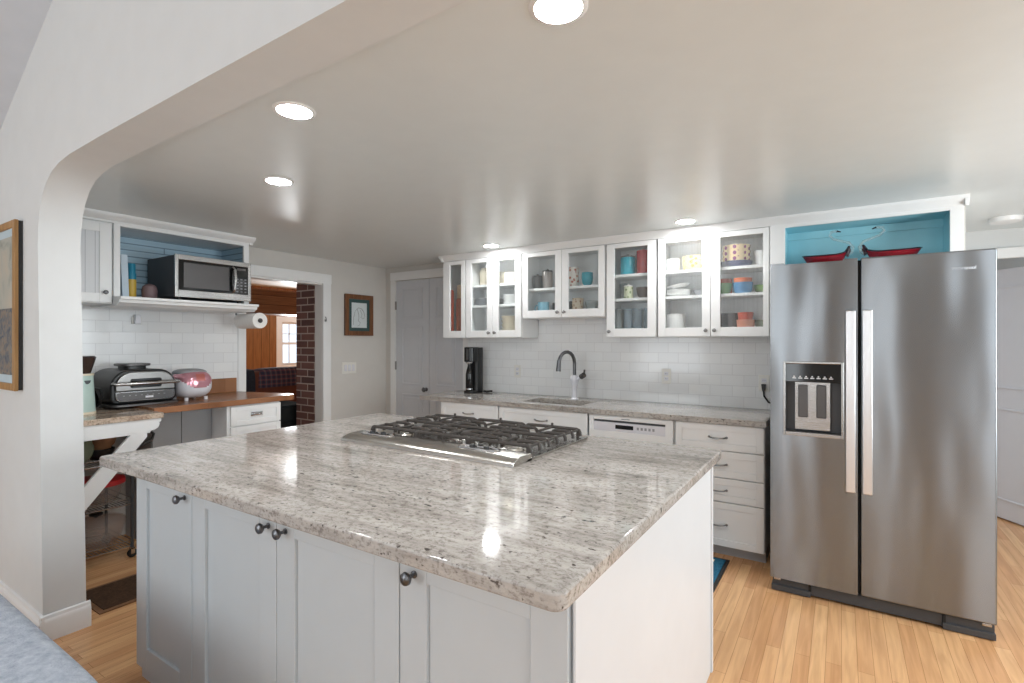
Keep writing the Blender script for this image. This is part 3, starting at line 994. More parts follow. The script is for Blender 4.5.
mb.build('bowl', 'sinksteel', t)
MB().lathe([(0, 0), (0.04, 0), (0.042, 0.003), (0.02, 0.004), (0, 0.001)], ((SX0+SX1)/2, (SY0+SY1)/2, 0.6622), 20).build('drain', 'chrome', t)

fx, fy = -1.866, 3.86
t = thing('kitchen_faucet', 'gooseneck faucet with white body and steel spout behind the sink', 'faucet', (fx, fy, 0.88))
MB().lathe([(0, 0), (0.034, 0), (0.034, 0.006), (0.024, 0.012), (0.020, 0.06), (0.024, 0.11), (0.036, 0.155), (0.036, 0.175), (0.024, 0.20), (0, 0.202)], (fx, fy, 0.88), 24).build('body', 'whiteplastic', t)
dx, dy = -0.27, -0.96
path = [(0, 1.07), (0, 1.165)]
for k in range(9):
    a = PI-PI*k/8*0.92
    path.append((0.095+0.095*math.cos(a), 1.18+0.095*math.sin(a)))
P3 = [(fx+dx*u, fy+dy*u, z) for u, z in path]
sp_ = MB().tube(P3, 0.0145, 14).build('spout', 'pewter', t)
e = P3[-1]
MB().tube([(e[0], e[1], e[2]+0.004), (e[0]+dx*0.006, e[1]+dy*0.006, e[2]-0.05), (e[0]+dx*0.009, e[1]+dy*0.009, e[2]-0.085)], 0.017, 14, radii=[0.0155, 0.018, 0.020]).build('spray_head', 'pewter', sp_)
lv = MB().tube([(fx+0.02, fy, 1.04), (fx+0.075, fy-0.02, 1.075)], 0.012, 12).build('lever_arm', 'whiteplastic', t)
MB().tube([(fx+0.068, fy-0.016, 1.070), (fx+0.10, fy-0.03, 1.088)], 0.022, 14).tube([(fx+0.095, fy-0.025, 1.08), (fx+0.105, fy-0.03, 1.13)], 0.008, 8).build('lever', 'gunmetal', lv)

# soda maker
sx, sy = -2.90, 3.83
t = thing('soda_maker', 'tall black soda maker standing on the counter end near the closet', 'soda maker', (sx, sy, 0.88))
def rr(x0, x1, y0, y1, r):
    p = []
    for cx, cy, a0 in ((x1-r, y1-r, 0), (x0+r, y1-r, 90), (x0+r, y0+r, 180), (x1-r, y0+r, 270)):
        for k in range(5):
            a = math.radians(a0+22.5*k)
            p.append((cx+r*math.cos(a), cy+r*math.sin(a)))
    return p
MB().prism(rr(sx-0.056, sx+0.056, sy-0.01, sy+0.10, 0.025), 'Z', 0.885, 1.305).build('back_column', 'black', t, 0.006)
MB().prism(rr(sx-0.054, sx+0.054, sy-0.085, sy+0.06, 0.035), 'Z', 1.17, 1.308).build('head', 'blackgloss', t, 0.008)
MB().prism(rr(sx-0.056, sx+0.056, sy-0.09, sy+0.10, 0.035), 'Z', 0.8805, 0.905).build('base', 'black', t, 0.004)
bt = MB().lathe([(0, 0), (0.030, 0), (0.034, 0.01), (0.034, 0.15), (0.026, 0.19), (0.015, 0.225), (0.015, 0.262), (0, 0.262)], (sx-0.005, sy-0.048, 0.906), 22).build('bottle', 'blackgloss', t)
MB().lathe([(0.0345, 0.0), (0.035, 0.0), (0.035, 0.012), (0.0345, 0.012)], (sx-0.005, sy-0.048, 0.915), 22).build('bottle_band', 'chrome', bt)
MB().lathe([(0, 0), (0.030, 0), (0.034, 0.006), (0.034, 0.014), (0, 0.014)], (sx-0.005, sy-0.048, 1.156), 22).build('collar', 'chrome', t)
MB().box(sx-0.012, sx+0.012, sy-0.0875, sy-0.083, 1.19, 1.29).build('front_strip', 'gunmetal', t, 0.003)
MB().tube([(sx+0.055, sy+0.10, 0.892), (sx+0.10, sy+0.09, 0.890), (sx+0.13, sy+0.13, 0.893)], 0.009, 8).build('cord', 'black', t)

outlet('wall_outlet', 'white double outlet in the tile between soda maker and faucet', 'outlet', -2.519, YB-0.008, 1.085)
outlet('wall_outlet', 'white double outlet in the tile over the dishwasher', 'outlet', -1.148, YB-0.008, 1.09)
t = outlet('wall_outlet', 'white outlet beside the fridge with a black plug in it', 'outlet', -0.46, YB-0.008, 1.065)
c = thing('power_cord', 'black plug and cord hanging from the outlet by the fridge', 'cord', (-0.46, YB-0.03, 1.0))
MB().prism([(-0.475, 1.06), (-0.445, 1.06), (-0.450, 1.02), (-0.456, 1.005), (-0.464, 1.005), (-0.470, 1.02)], 'Y', YB-0.05, YB-0.018).build('plug', 'black', c, 0.003)
MB().tube([(-0.46, YB-0.034, 1.008), (-0.457, YB-0.034, 0.975), (-0.43, YB-0.034, 0.935), (-0.36, YB-0.034, 0.905), (-0.30, YB-0.04, 0.84)], 0.006, 8).build('cable', 'black', c)

# ------------------------------------------------------------------ fridge
FX0, FX1, FY = -0.327, 0.591, 3.12
FS = 0.075
t = thing('refrigerator', 'tall stainless side-by-side refrigerator with dispenser, right of the counter', 'refrigerator', (0.1285, 3.5, 0))
MB().box(FX0+0.006, FX1-0.006, FY+0.062, 3.93, 0.03, 1.745).build('body', 'darkgrey', t, 0.004)
DX0, DX1, DZ0, DZ1 = -0.262, 0.006, 0.862, 1.250
# left door with the dispenser opening
mb = MB()
dl0, dl1 = FX0, FS-0.006
mb.box(dl0, DX0, FY, FY+0.06, 0.077, 1.782).box(DX1, dl1, FY, FY+0.06, 0.077, 1.782).box(DX0, DX1, FY, FY+0.06, 0.077, DZ0).box(DX0, DX1, FY, FY+0.06, DZ1, 1.775)
ld = mb.build('left_door', 'fridge', t)
bm = bmesh.new(); bm.from_mesh(ld.data); bmesh.ops.remove_doubles(bm, verts=bm.verts, dist=0.0005)
bm.to_mesh(ld.data); bm.free()
rd = MB().box(FS+0.006, FX1, FY, FY+0.06, 0.077, 1.782).build('right_door', 'fridge', t, 0.008, 3)
MB().box(FS-0.0055, FS+0.0055, FY+0.02, FY+0.06, 0.08, 1.772).build('gasket', 'grout_dark', t)
for nm, d, hx in (('handle', ld, 0.038), ('handle', rd, 0.108)):
    mb = MB().box(hx-0.021, hx+0.021, FY-0.058, FY-0.044, 0.605, 1.515)
    mb.box(hx-0.012, hx+0.012, FY-0.046, FY+0.001, 0.62, 0.655).box(hx-0.012, hx+0.012, FY-0.046, FY+0.001, 1.465, 1.50)
    mb.build(nm, 'handle', d, 0.005, 3)
ds = MB()
frame4(ds, 'F', FY-0.004, DX0-0.004, DX1+0.004, DZ0-0.004, DZ1+0.004, 0.012, 0.012, 0.02, 0.012, 0.02)
dsp = ds.build('dispenser_frame', 'steel', ld, 0.003)
MB().box(DX0+0.005, DX1-0.005, FY+0.052, FY+0.059, DZ0, DZ1).box(DX0, DX0+0.008, FY+0.012, FY+0.058, DZ0, DZ1).box(DX1-0.008, DX1, FY+0.012, FY+0.058, DZ0, DZ1).build('dispenser_recess', 'darkgrey', dsp)
MB().box(DX0+0.008, DX1-0.008, FY+0.004, FY+0.05, 1.145, DZ1-0.008).build('control_panel', 'blackgloss', dsp, 0.002)
mb = MB()
for k in range(7):
    x = DX0+0.04+k*0.028
    mb.box(x, x+0.018, FY+0.0032, FY+0.0045, 1.163, 1.168)
    mb.box(x+0.005, x+0.012, FY+0.0032, FY+0.0045, 1.171, 1.177)
mb.build('control_icon', 'whiteprint', dsp)
MB().box(-0.212, -0.048, FY+0.030, FY+0.055, 0.888, 1.145).build('dispenser_panel', 'steel', dsp, 0.003)
for a, b in ((-0.196, -0.150), (-0.112, -0.066)):
    MB().box(a, b, FY+0.018, FY+0.034, 0.955, 1.13).build('paddle', 'gunmetal', dsp, 0.006)
MB().box(DX0+0.01, DX1-0.01, FY+0.006, FY+0.052, DZ0+0.006, DZ0+0.018).build('drip_tray', 'gunmetal', dsp, 0.002)
gr = MB().box(FX0+0.01, FX1-0.005, FY+0.022, FY+0.09, 0.012, 0.070).box(FX0+0.004, FX0+0.19, FY+0.010, FY+0.09, 0.004, 0.034).box(FX1-0.19, FX1-0.002, FY+0.010, FY+0.09, 0.004, 0.034).build('base_grille', 'darkgrey', t, 0.003)
for x in (FX0+0.18, FX1-0.19):
    MB().box(x, x+0.012, FY+0.012, FY+0.03, 0.036, 0.070).build('slot', 'grout_dark', gr)
for x in (FX0+0.015, FX1-0.05):
    MB().box(x, x+0.035, FY+0.014, FY+0.10, 0.058, 0.075).build('bottom_hinge', 'steel', t, 0.004)
for x in (FX0+0.02, FX1-0.10):
    MB().box(x, x+0.08, FY+0.065, FY+0.17, 1.7455, 1.778).build('top_hinge', 'darkgrey', t, 0.003)
text('brand_lettering', 'Whirlpool', 0.021, 'chrome', rd, (0.475, FY-0.0012, 1.700), (PI/2, 0, 0))

# ------------------------------------------------------------------ wall cabinets on the back wall
UF = 3.72      # front face of the doors
def upper(name, label, x0, x1, z0, doors, shelves, ribbed=False, knobs=(), st=0.055, openpanel=False):
    t = thing(name, label, 'cabinet', ((x0+x1)/2, 3.87, z0))
    a, b, th = x0, x1, 0.016
    z1 = 2.112
    mb = MB()
    mb.box(a, a+th, UF+0.021, YB-0.010, z0, z1).box(b-th, b, UF+0.021, YB-0.010, z0, z1)
    mb.box(a+th, b-th, UF+0.021, YB-0.010, z0, z0+th).box(a+th, b-th, UF+0.021, YB-0.010, z1-th, z1)
    mb.box(a+th, b-th, YB-0.022, YB-0.010, z0+th, z1-th)
    mb.build('body', 'white', t)
    for z in shelves:
        MB().box(a+th+0.001, b-th-0.001, UF+0.035, YB-0.024, z-0.020, z).build('shelf', 'white', t, 0.001)
    for (u0, u1, sl_, sr_), kx in zip(doors, knobs):
        d = frame4(MB(), 'F', UF, u0, u1, z0+0.004, z1-0.004, sl_, sr_, 0.062, 0.036).build('door', 'white', t, 0.002)
        p0, p1, q0, q1 = u0+sl_-0.006, u1-sr_+0.006, z0+0.060, z1-0.036
        if ribbed:
            nr = int((p1-p0)/0.0125)
            g = MB()
            for k in range(nr):
                xa, xb = p0+(p1-p0)*k/nr, p0+(p1-p0)*(k+1)/nr
                xm = (xa+xb)/2
                prof_ = [(xa, UF+0.012), (xa+(xb-xa)*0.2, UF+0.0098), (xm, UF+0.009), (xb-(xb-xa)*0.2, UF+0.0098), (xb, UF+0.012)]
                for (ax, ay), (bx_, by_) in zip(prof_[:-1], prof_[1:]):
                    g.add([(ax, ay, q0), (bx_, by_, q0), (bx_, by_, q1), (ax, ay, q1)], [(0, 1, 2, 3)])
            g.build('pane', 'reeded', d)
        else:
            MB().box(p0, p1, UF+0.009, UF+0.012, q0, q1).build('pane', 'pane', d, smooth=False)
        if kx is not None:
            knob(d, (kx, UF, z0+0.045), '-Y', 'nickel', 0.9)
    return t
SH = (1.874, 1.690)
upper('display_cabinet', 'narrow glazed wall cabinet holding upright cutting boards', -3.17, -2.905, 1.392, [(-3.168, -2.908, 0.080, 0.046)], (), knobs=(None,))
upper('display_cabinet', 'double glazed wall cabinet holding plates and cream bowls', -2.90, -2.30, 1.392, [(-2.897, -2.602, 0.062, 0.06), (-2.598, -2.303, 0.06, 0.062)], SH, knobs=(-2.632, -2.568))
upper('display_cabinet', 'short double glazed wall cabinet over the sink holding mugs', -2.29, -1.54, 1.554, [(-2.287, -1.917, 0.052, 0.058), (-1.913, -1.543, 0.058, 0.052)], (1.809,), knobs=(-1.945, -1.885))
upper('display_cabinet', 'single glazed wall cabinet holding canisters and drinking glasses', -1.53, -1.14, 1.392, [(-1.526, -1.144, 0.062, 0.062)], SH, knobs=(-1.500,))
upper('display_cabinet', 'double wall cabinet with reeded glass next to the fridge', -1.13, -0.393, 1.392, [(-1.127, -0.764, 0.052, 0.055), (-0.760, -0.397, 0.062, 0.036)], SH, True, knobs=(-0.790, -0.733))

t = thing('fridge_top_cabinet', 'white open cabinet with turquoise interior above the fridge', 'cabinet', (0.09, 3.87, 1.82))
MB().box(-0.392, -0.340, UF+0.002, UF+0.022, 1.392, 1.80).box(-0.392, -0.305, UF+0.002, UF+0.022, 1.80, 2.112).box(0.509, 0.568, UF+0.002, UF+0.022, 1.80, 2.112).box(-0.305, 0.509, UF+0.002, UF+0.022, 2.092, 2.112).box(-0.305, 0.509, UF+0.002, UF+0.022, 1.80, 1.846).build('face_frame', 'white', t, 0.0015)
MB().box(-0.392, -0.376, UF+0.022, YB-0.010, 1.392, 2.112).box(0.552, 0.568, UF+0.022, YB-0.010, 1.80, 2.112).box(-0.376, 0.552, UF+0.022, YB-0.010, 2.104, 2.112).box(-0.376, 0.552, UF+0.022, YB-0.010, 1.80, 1.828).build('body', 'white', t)
mb = MB()
mb.box(-0.330, -0.310, UF+0.022, YB-0.018, 1.846, 2.10).box(0.514, 0.530, UF+0.022, YB-0.018, 1.846, 2.10).box(-0.330, 0.530, YB-0.026, YB-0.018, 1.846, 2.10).box(-0.330, 0.530, UF+0.022, YB-0.018, 1.832, 1.846).box(-0.330, 0.530, UF+0.022, YB-0.018, 2.097, 2.103).box(-0.31, 0.514, YB-0.042, YB-0.026, 2.05, 2.097)
mb.build('lining', 'teal', t)

# red glass swan dishes
def swan(cx, face, label, s):
    cy, z = 3.86, 1.8465
    t = thing('swan_dish', label, 'dish', (cx, cy, z), 'red glass swan dishes')
    # body: a boat-shaped bowl, neck end towards +face
    nu, nv = 22, 9
    mb = MB()
    def surf(off):
        def fn(u, v):
            x = -0.5+u                       # along the boat
            hw = 0.075*max(0.0, 1-abs(2*x)**2.6)**0.6
            an = PI*(v-0.5)
            base = 0.012
            rim = 0.058+0.030*max(0, x*2)**4+0.012*max(0, -x*2)**3
            yy = (hw-off)*math.sin(an)
            zz = base+off+(rim-base-off)*(1-math.cos(an)**1.0) if abs(an) < PI/2 else rim
            return (cx+face*x*s*(0.66+0.34*min(1.0, zz/rim)**0.8), cy+yy, z+zz)
        return fn
    mb.grid(surf(0.0), nu, nv)
    mb.grid(surf(0.004), nu, nv)
    mb.lathe([(0, 0), (0.05, 0), (0.055, 0.006), (0.05, 0.016), (0, 0.016)], (cx, cy, z), 20, sx=1.6)
    b = mb.build('bowl', 'redglass', t)
    rim = []
    for sg in (1, -1):
        for k in range(15):
            x = (-0.5+k/14)*sg
            hw = 0.075*max(0.0, 1-abs(2*x)**2.6)**0.6
            zz = 0.058+0.030*max(0, x*2)**4+0.012*max(0, -x*2)**3
            rim.append((cx+face*x*s, cy-sg*hw, z+zz))
    MB().tube(rim, 0.0045, 6, True).tube([(cx+face*s*0.44, cy, z+0.055), (cx+face*s*0.50, cy, z+0.085), (cx+face*s*0.525, cy, z+0.115)], 0.012, 10, radii=[0.02, 0.016, 0.006]).build('rim', 'darkrim', t)
    x1 = cx+face*s*0.50
    pts = [(-0.01, 0.055), (0.018, 0.075), (0.026, 0.105), (0.006, 0.135), (-0.035, 0.15), (-0.075, 0.165), (-0.10, 0.19), (-0.09, 0.212), (-0.06, 0.216)]
    pp = [(x1+face*a, cy, z+b_) for a, b_ in pts]
    nk = MB().tube(pp, 0.008, 10, radii=[0.014, 0.011, 0.009, 0.008, 0.008, 0.008, 0.008, 0.010, 0.009]).build('neck', 'clearglass', t)
    MB().tube([pp[-1], (pp[-1][0]+face*0.022, cy, pp[-1][2]-0.008)], 0.006, 8, radii=[0.006, 0.003]).build('beak', 'darkrim', nk)
swan(-0.090, 1, 'red glass swan dish with clear curved neck, the smaller one on the left', 0.25)
swan(0.260, -1, 'red glass swan dish with clear curved neck, the larger one on the right', 0.28)

# ------------------------------------------------------------------ contents of the wall cabinets
def one(name, label, cat, prof_, c, mat, group=None, seg=24, **kw):
    return tag(MB().lathe(prof_, c, seg, **kw).build(name, mat), label, cat, group)
def bowl_p(r, h, foot=0.5, th=0.004):
    return [(0, 0), (r*foot, 0), (r*foot, 0.006), (r*(0.45*foot+0.55), h*0.28), (r*(0.2*foot+0.78), h*0.55), (r*0.985, h*0.82), (r, h), (r-th, h), (r*0.98-th, h*0.82), (r*(0.2*foot+0.77)-th, h*0.55), (r*(0.45*foot+0.53)-th, h*0.30), (r*foot*0.9, 0.014), (0, 0.010)]
def plate_p(r, h=0.018):
    return [(0, 0), (r*0.6, 0), (r*0.65, 0.004), (r, h), (r, h+0.003), (r*0.62, 0.008), (0, 0.007)]
def cyl_p(r, h, th=0.004):
    return [(0, 0), (r*0.94, 0), (r, 0.006), (r, h), (r-th, h), (r-th, 0.008), (0, 0.008)]
def jar_p(r, h):
    return [(0, 0), (r*0.95, 0), (r, 0.006), (r, h*0.82), (r*0.8, h*0.9), (r*0.8, h), (0, h)]
def mug(label, c, r, h, mat, ang, group=None, name='mug'):
    t = thing(name, label, 'mug', c, group)
    MB().lathe(cyl_p(r, h), c, 24).build('cup', mat, t)
    d = Vector((math.cos(ang), math.sin(ang), 0))
    C0 = Vector(c)
    pts = [C0+d*(r*0.96)+Vector((0, 0, h*0.80)), C0+d*(r+0.018)+Vector((0, 0, h*0.80)), C0+d*(r+0.030)+Vector((0, 0, h*0.62)), C0+d*(r+0.028)+Vector((0, 0, h*0.38)), C0+d*(r+0.014)+Vector((0, 0, h*0.22)), C0+d*(r*0.96)+Vector((0, 0, h*0.20))]
    MB().tube(pts, 0.0055, 8).build('handle', mat, t)
    return t
def canister(label, c, r, h, mat, lidmat, name='canister', cat='canister'):
    t = thing(name, label, cat, c)
    MB().lathe([(0, 0), (r*0.92, 0), (r, 0.008), (r, h*0.9), (r*0.96, h*0.93), (0, h*0.93)], c, 24).build('body', mat, t)
    MB().lathe([(0, h*0.93), (r*0.98, h*0.93), (r*0.98, h), (r*0.3, h+0.004), (r*0.15, h+0.015), (0, h+0.015)], c, 24).build('lid', lidmat, t)
    return t

# narrow cabinet: boards standing on the cabinet floor
B0 = 1.409
for label, x0, x1, y0, z1, mat in (
        ('red-brown cutting board, leftmost in the narrow glazed cabinet', -3.148, -3.098, 3.775, 1.85, 'board_red'),
        ('tall pale maple cutting board in the middle of the narrow cabinet', -3.120, -3.005, 3.865, 1.905, 'board_tan'),
        ('dark reddish cutting board, rightmost in the narrow glazed cabinet', -3.085, -2.960, 3.810, 1.77, 'board_brown')):
    o = MB().prism([(x0+xx, B0+zz) for xx, zz in rr(0, x1-x0, 0, z1-B0, 0.018)], 'Y', y0, y0+0.02).build('cutting_board', mat, bevel=0.003)
    tag(o, label, 'cutting board', 'cutting boards in the narrow cabinet')

z_b, z_m, z_t = 1.4085, 1.6905, 1.8745
# plates and bowls in the double cabinet
for k in range(5):
    one('plate', 'grey plate in the stack behind the left door, middle shelf of the plate cabinet', 'plate', plate_p(0.085), (-2.795, 3.86, z_m+k*0.011), 'greyprint', 'grey plates on the middle shelf')
one('jar', 'pale cream jar on the top shelf behind the left door of the plate cabinet', 'jar', jar_p(0.05, 0.17), (-2.81, 3.90, z_t), 'cream')
for k in range(3):
    one('bowl', 'cream bowl stacked at the back of the plate cabinet, top shelf', 'bowl', bowl_p(0.065, 0.05), (-2.625, 3.92, z_t+k*0.035), 'cream', 'cream bowls on the top shelf')
one('crock', 'cream straight-sided crock on the top shelf, right end of plate cabinet', 'crock', cyl_p(0.055, 0.10), (-2.495, 3.85, z_t), 'cream')
one('bowl', 'small dark bowl beside the greenish plates on the middle shelf', 'bowl', bowl_p(0.05, 0.055), (-2.625, 3.87, z_m), 'gunmetal')
for k in range(6):
    one('plate', 'greenish white plate in the stack on the middle shelf of the plate cabinet', 'plate', plate_p(0.075, 0.016), (-2.49, 3.86, z_m+k*0.0135), 'whiteceramic', 'greenish white plates on the middle shelf')
one('plate', 'dark plate under the cream bowls at the bottom of the plate cabinet', 'plate', plate_p(0.09), (-2.505, 3.86, z_b), 'gunmetal')
for k in range(4):
    one('bowl', 'cream bowl in the stack on the bottom shelf of the plate cabinet', 'bowl', bowl_p(0.078, 0.05, 0.6), (-2.505, 3.86, z_b+0.022+k*0.036), 'cream', 'cream bowls on the bottom shelf')
# mugs over the sink
zc_b, zc_t = 1.5705, 1.8095
canister('dark grey lidded tumbler on the upper shelf over the sink', (-2.224, 3.87, zc_t), 0.042, 0.12, 'gunmetal', 'black', 'tumbler', 'tumbler')
canister('taller grey thermos with black lid on the upper shelf over the sink', (-2.115, 3.85, zc_t), 0.044, 0.155, 'thermos', 'black', 'thermos', 'thermos')
mug('light blue mug on the lower shelf over the sink, handle to the left', (-2.15, 3.84, zc_b), 0.050, 0.125, 'lightblue', PI*1.03)
mug('dark grey mug beside the light blue mug over the sink', (-2.06, 3.92, zc_b), 0.04, 0.12, 'gunmetal', PI/2)
mug('white floral mug on the upper shelf, right side over the sink', (-1.875, 3.84, zc_t), 0.055, 0.16, 'floral', PI)
one('cup', 'small turquoise footed cup on the upper shelf over the sink', 'cup', [(0, 0), (0.03, 0), (0.028, 0.012), (0.042, 0.03), (0.048, 0.07), (0.044, 0.115), (0.040, 0.115), (0.044, 0.07), (0.036, 0.03), (0, 0.02)], (-1.75, 3.86, zc_t), 'turq')
mug('dark mug at the left of the lower right shelf over the sink', (-1.935, 3.93, zc_b), 0.038, 0.13, 'gunmetal', PI)
mug('beige patterned mug on the lower shelf over the sink', (-1.825, 3.84, zc_b), 0.046, 0.145, 'beigepat', PI/2)
one('bowl', 'pale greenish glass bowl at the right of the lower shelf over the sink', 'bowl', bowl_p(0.055, 0.12), (-1.715, 3.87, zc_b), 'clearglass')
# canisters and glasses
canister('turquoise canister with grey lid, top shelf of the single cabinet', (-1.405, 3.86, z_t), 0.058, 0.15, 'turq', 'gunmetal')
canister('red canister beside the turquoise one, top shelf of the single cabinet', (-1.285, 3.87, z_t), 0.052, 0.185, 'redtin', 'redtin')
canister('small green and white patterned jar on the middle shelf', (-1.385, 3.82, z_m), 0.036, 0.10, 'greenpat', 'ivory', 'jar', 'jar')
one('bowl', 'brown ceramic bowl on the middle shelf beside the patterned jar', 'bowl', bowl_p(0.06, 0.085, 0.6), (-1.275, 3.86, z_m), 'brownbowl')
one('drinking_glass', 'clear drinking glass behind the patterned jar on the middle shelf', 'glass', cyl_p(0.033, 0.13, 0.002), (-1.46, 3.92, z_m), 'clearglass')
for k, (x, y, m_) in enumerate(((-1.475, 3.84, 'clearglass'), (-1.395, 3.84, 'blueglass'), (-1.32, 3.84, 'blueglass'), (-1.35, 3.93, 'clearglass'), (-1.44, 3.93, 'clearglass'), (-1.245, 3.86, 'blueglass'))):
    one('drinking_glass', ('clear' if m_ == 'clearglass' else 'blue-tinted')+' drinking glass on the bottom shelf of the single glazed cabinet', 'glass', cyl_p(0.034, 0.205, 0.002), (x, y, z_b), m_, ('clear' if m_ == 'clearglass' else 'blue')+' glasses on the bottom shelf')
# reeded cabinet, left door
mug('plain white mug on the top shelf behind the left reeded door', (-1.055, 3.87, z_t), 0.05, 0.10, 'whiteceramic', PI/2)
for k in range(2):
    one('bowl', 'yellow patterned bowl, %s of the nested pair behind the left reeded door' % ('lower' if k == 0 else 'upper'), 'bowl', bowl_p(0.09, 0.07, 0.8), (-0.90, 3.87, z_t+0.035*k), 'dotyellow', 'yellow patterned bowls')
for k in range(4):
    one('plate', 'white plate in the flat stack behind the left reeded door', 'plate', plate_p(0.09), (-1.015, 3.87, z_m+k*0.010), 'whiteceramic', 'white plates behind the left reeded door')
o = one('platter', 'white platter lying tilted on top of the white plates', 'platter', plate_p(0.085), (-1.015, 3.86, z_m+0.064), 'whiteceramic')
o.rotation_euler = (0, math.radians(-9), 0)
one('bowl', 'shallow grey bowl right of the white plates on the middle shelf', 'bowl', bowl_p(0.06, 0.045), (-0.86, 3.90, z_m), 'greyprint')
one('crock', 'white straight-sided dish at the bottom left behind the reeded door', 'dish', cyl_p(0.068, 0.155), (-1.035, 3.86, z_b), 'whiteceramic')
one('plate', 'pale plate lying at the bottom right behind the left reeded door', 'plate', plate_p(0.07), (-0.88, 3.88, z_b), 'whiteceramic')
# reeded cabinet, right door
one('bowl', 'navy bowl under the purple dotted bowls behind the right reeded door', 'bowl', bowl_p(0.105, 0.042, 0.85), (-0.62, 3.87, z_t), 'navy')
for k in range(3):
    one('bowl', 'purple dotted cream bowl, %s of the stack of three' % ('bottom', 'middle', 'top')[k], 'bowl', bowl_p(0.092, 0.052, 0.9), (-0.62, 3.87, z_t+0.022+0.040*k), 'dotpurple', 'purple dotted bowls')
one('bowl', 'white bowl at the right end of the top shelf behind the reeded door', 'bowl', bowl_p(0.045, 0.11, 0.75), (-0.468, 3.90, z_t), 'whiteceramic')
one('bowl', 'green bowl on the middle shelf behind the right reeded door', 'bowl', bowl_p(0.06, 0.075, 0.7), (-0.70, 3.83, z_m), 'greenbowl')
one('bowl', 'blue bowl on the middle shelf behind the right reeded door', 'bowl', bowl_p(0.066, 0.075, 0.75), (-0.572, 3.83, z_m), 'bluebowl')
one('bowl', 'orange bowl nested in the blue bowl behind the right reeded door', 'bowl', bowl_p(0.060, 0.070, 0.7), (-0.572, 3.83, z_m+0.035), 'orange')
one('cup', 'tall orange-red cup at the back of the middle shelf', 'cup', cyl_p(0.04, 0.12), (-0.70, 3.945, z_m), 'terracotta')
one('dish', 'olive green leaf dish at the right of the middle shelf', 'dish', bowl_p(0.048, 0.055), (-0.462, 3.87, z_m), 'olive')
one('pan', 'dark deep pan at the back of the bottom shelf behind the reeded door', 'pan', bowl_p(0.085, 0.15, 0.85), (-0.66, 3.905, z_b), 'gunmetal')
one('bowl', 'salmon bowl at the front of the bottom shelf behind the reeded door', 'bowl', bowl_p(0.058, 0.10, 0.75), (-0.55, 3.80, z_b), 'pinkbowl')
one('pot', 'terracotta pot standing in the salmon bowl on the bottom shelf', 'pot', bowl_p(0.05, 0.085, 0.7), (-0.55, 3.80, z_b+0.065), 'terracotta')
one('bowl', 'sage green bowl at the right end of the bottom shelf', 'bowl', bowl_p(0.043, 0.10), (-0.462, 3.89, z_b), 'sage')

# ------------------------------------------------------------------ left wall: upper cabinets, microwave
LF = -3.88
t = thing('wall_cabinet', 'white beadboard wall cabinet left of the microwave, beside the arch', 'cabinet', (-4.05, 1.17, 1.60))
MB().box(XL+0.009, LF-0.02, YK+0.012, 1.362, 1.60, 2.112).build('body', 'white', t, 0.001)
d = MB()
frame4(d, 'R', LF, 0.985, 1.352, 1.606, 2.10, 0.055, 0.062, 0.055, 0.055)
d = d.build('door', 'white', t, 0.002)
MB().box(LF-0.019, LF-0.008, 1.04, 1.29, 1.66, 2.046).build('panel', 'beadwhite', d)
knob(d, (LF, 1.315, 1.668), 'X', 'pewter', 0.9)
t = thing('microwave_cabinet', 'white open wall cabinet with blue beadboard back holding the microwave', 'cabinet', (-4.06, 1.80, 1.60))
MB().box(LF-0.02, LF, 1.364, 1.399, 1.645, 2.112).box(LF-0.02, LF, 2.204, 2.245, 1.645, 2.112).box(LF-0.02, LF, 1.399, 2.204, 2.098, 2.112).build('face_frame', 'white', t, 0.0015)
MB().box(XL+0.009, LF-0.02, 1.364, 1.380, 1.63, 2.112).box(XL+0.009, LF-0.02, 2.229, 2.245, 1.63, 2.112).box(XL+0.009, LF-0.02, 1.380, 2.229, 2.098, 2.112).build('body', 'white', t)
MB().box(XL+0.009, XL+0.021, 1.380, 2.229, 1.645, 2.098).box(XL+0.021, LF-0.021, 1.380, 1.390, 1.645, 2.098).box(XL+0.021, LF-0.021, 2.219, 2.229, 1.645, 2.098).build('lining', 'beadboard', t)
sh = MB().prism([(XL+0.009, 1.588), (-3.835, 1.588), (-3.815, 1.602), (-3.80, 1.606), (-3.795, 1.625), (-3.775, 1.628), (-3.775, 1.644), (XL+0.009, 1.644)], 'Y', 1.364, 2.262).build('shelf', 'white', t)

t = thing('microwave_oven', 'stainless microwave with dark window on the open shelf', 'microwave', (-3.98, 1.935, 1.645))
mx = -3.765
y0, y1, z0, z1 = 1.668, 2.195, 1.662, 1.952
MB().box(-4.19, mx-0.012, y0+0.006, y1-0.006, z0+0.006, z1-0.004).build('body', 'darkgrey', t, 0.004)
fr = frame4(MB(), 'R', mx, y0, y1, z0, z1, 0.022, 0.022, 0.05, 0.035, 0.02).build('front_frame', 'steel', t, 0.003)
dr = MB().box(mx-0.018, mx-0.003, y0+0.020, y1-0.125, z0+0.048, z1-0.033).build('door', 'blackgloss', t, 0.002)
MB().box(mx-0.004, mx-0.0018, y0+0.055, y1-0.165, z0+0.068, z1-0.052).build('window', 'gunmetal', dr, 0.001)
hy = y1-0.135
MB().tube([(mx-0.004, hy, z0+0.062), (mx+0.022, hy, z0+0.08), (mx+0.032, hy, (z0+z1)/2), (mx+0.022, hy, z1-0.066), (mx-0.004, hy, z1-0.048)], 0.010, 10).build('handle', 'steel', dr)
cp = MB().box(mx-0.018, mx-0.003, y1-0.122, y1-0.020, z0+0.048, z1-0.033).build('control_panel', 'blackgloss', t, 0.002)
mb = MB()
for r_ in range(5):
    for c_ in range(3):
        mb.box(mx-0.004, mx-0.002, y1-0.110+c_*0.03, y1-0.096+c_*0.03, z0+0.064+r_*0.023, z0+0.071+r_*0.023)
